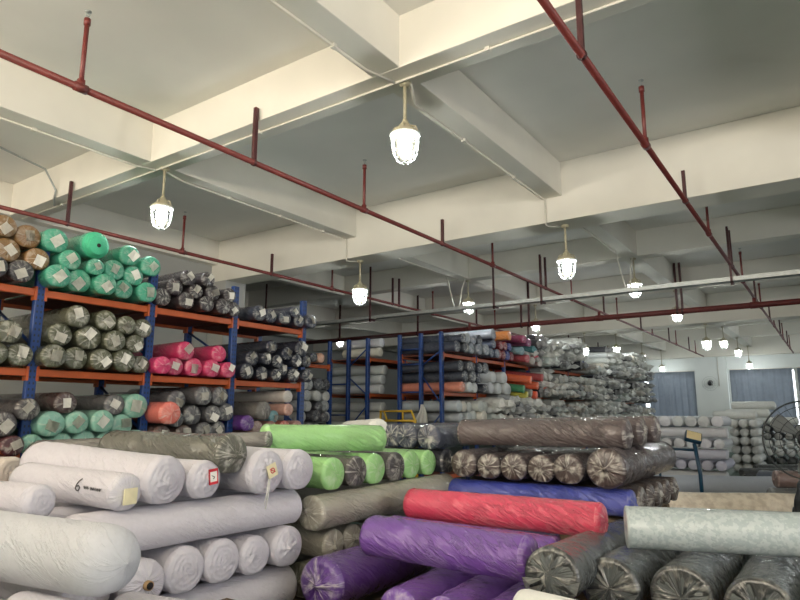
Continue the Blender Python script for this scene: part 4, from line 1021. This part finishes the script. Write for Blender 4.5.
# ------------------------------------------------------------------ pedestal fan at the right edge
fx, fy, fz = -.225, 6.4, 1.375
d = Vector((-fx, -fy, 1.6 - fz)).normalized()
fan = tag(empty('pedestal_fan', (fx, fy, 0)), 'large black pedestal fan with round wire guard at the right edge', 'fan')
bm = bmesh.new(); lathe(bm, [(0, .05), (.05, .05), (.22, .02), (.24, 0), (0, 0)], 28); obj('base', bm, M_black, fan)
tubeobj('stand', [(.03, .1, .03), (.03, .1, 1.22)], .02, M_black, fan, 12)
q = d.to_track_quat('Z', 'Y').to_matrix().to_4x4(); q.translation = Vector((0, 0, fz))
def fanpart(name, bmx, mat, par=None, smooth=True):
    o = obj(name, bmx, mat, fan, smooth); o.matrix_local = q.copy(); return o
bm = bmesh.new(); lathe(bm, [(0, .02), (.06, .02), (.075, 0), (.075, -.14), (.05, -.2), (0, -.2)], 20); fanpart('motor', bm, M_black)
bm = bmesh.new()
def ring(rr, z, t, n=64): tube(bm, [(rr * math.cos(2 * PI * i / n), rr * math.sin(2 * PI * i / n), z) for i in range(n)], t, 6, True)
ring(.33, 0, .008); ring(.28, .05, .003); ring(.2, .075, .003); ring(.09, .09, .005)
for i in range(28):
    a = 2 * PI * i / 28; c_, s_ = math.cos(a), math.sin(a)
    tube(bm, [(.33 * c_, .33 * s_, 0), (.28 * c_, .28 * s_, .05), (.09 * c_, .09 * s_, .09)], .0014, 4)
    tube(bm, [(.33 * c_, .33 * s_, 0), (.28 * c_, .28 * s_, -.08), (.07 * c_, .07 * s_, -.13)], .0014, 4)
fanpart('wire_guard', bm, M_fanwire)
for i in range(3):
    bm = bmesh.new(); R = []; a0 = 2 * PI * i / 3 + .4
    for u in range(7):
        rr = .06 + .24 * u / 6; wd = .16 + .2 * math.sin(PI * u / 7); row = []
        for v_ in range(5):
            a = a0 + (v_ / 4 - .5) * wd * 1.6; row.append(bm.verts.new((rr * math.cos(a), rr * math.sin(a), -.02 + .05 * (v_ / 4 - .5))))
        R.append(row)
    for a, b in zip(R, R[1:]):
        for v_ in range(4): bm.faces.new((a[v_], a[v_ + 1], b[v_ + 1], b[v_]))
    bmesh.ops.solidify(bm, geom=bm.faces[:], thickness=.004)
    fanpart('blade', bm, M_fanblade)
# ------------------------------------------------------------------ wall fan on the far column
wf = tag(empty('wall_fan', (-4.3, 29.78, 2.85)), 'small dark wall fan high on the far column', 'fan')
bxobj('bracket', (-.05, .05, -.1, 0, -.05, .05), M_black, wf, .01); tubeobj('arm', [(0, -.08, 0), (0, -.3, .05)], .025, M_black, wf, 10)
bm = bmesh.new(); tube(bm, [(0, -.3, .05), (0, -.5, .0)], [.11, .09], 14); obj('motor', bm, M_black, wf)
bm = bmesh.new()
for rr, yy in ((.3, -.45), (.2, -.55), (.1, -.58)): tube(bm, [(rr * math.cos(2 * PI * i / 32), yy, .0 + rr * math.sin(2 * PI * i / 32)) for i in range(32)], .006, 5, True)
for i in range(16):
    a = 2 * PI * i / 16; tube(bm, [(.3 * math.cos(a), -.45, .3 * math.sin(a)), (.1 * math.cos(a), -.58, .1 * math.sin(a))], .004, 4)
obj('wire_guard', bm, M_galv, wf)
tubeobj('cord', [(.3, -.02, -.1), (.3, -.02, 1.15)], .012, M_conduit, wf, 6)
# ------------------------------------------------------------------ yellow trolley before the middle racks
tr = tag(empty('hand_trolley', (-6.85, 9.55, 0)), 'yellow steel trolley frame before the middle blue racks', 'trolley')
bxobj('platform', (-.45, .45, -.3, .3, .16, .22), M_yellow, tr, .01)
for x in (-.38, .38):
    for y in (-.22, .22):
        bm = bmesh.new(); tube(bm, [(x - .02, y, .08), (x + .02, y, .08)], .08, 18); obj('wheel', bm, M_black, tr)
        bxobj('caster_fork', (x - .03, x + .03, y - .02, y + .02, .13, .165), M_galv, tr)
tubeobj('handle_frame', [(-.42, .26, .2), (-.42, .26, 1.63), (.3, .26, 1.63), (.38, .26, 1.45), (.42, .26, .2)], .026, M_yellow, tr, 10)
for z in (1.45, .9): tubeobj('crossbar', [(-.42, .26, z), (.38, .26, z)], .022, M_yellow, tr, 8)
tubeobj('crossbar', [(-.34, .26, 1.63), (-.26, .26, 1.45)], .02, M_yellow, tr, 8); tubeobj('crossbar', [(.1, .26, 1.63), (.1, .26, 1.45)], .02, M_yellow, tr, 8)
# white cloth hanging on the rack frame
bm = bmesh.new(); R = []
for j in range(9):
    u = j / 8; R.append([bm.verts.new(((i / 12 - .5) * (.06 + .34 * u) + .02 * math.sin(u * 5), -.03 - .035 * math.sin(i * 1.6 + u * 2) * u, -.42 * u)) for i in range(13)])
for a, b in zip(R, R[1:]):
    for i in range(12): bm.faces.new((a[i], a[i + 1], b[i + 1], b[i]))
bmesh.ops.solidify(bm, geom=bm.faces[:], thickness=.006)
tag(obj('hanging_cloth', bm, M_paper, None, True, (-6.56, 10.22, 1.76)), 'white cloth hanging from the blue rack frame beside the yellow trolley', 'cloth')
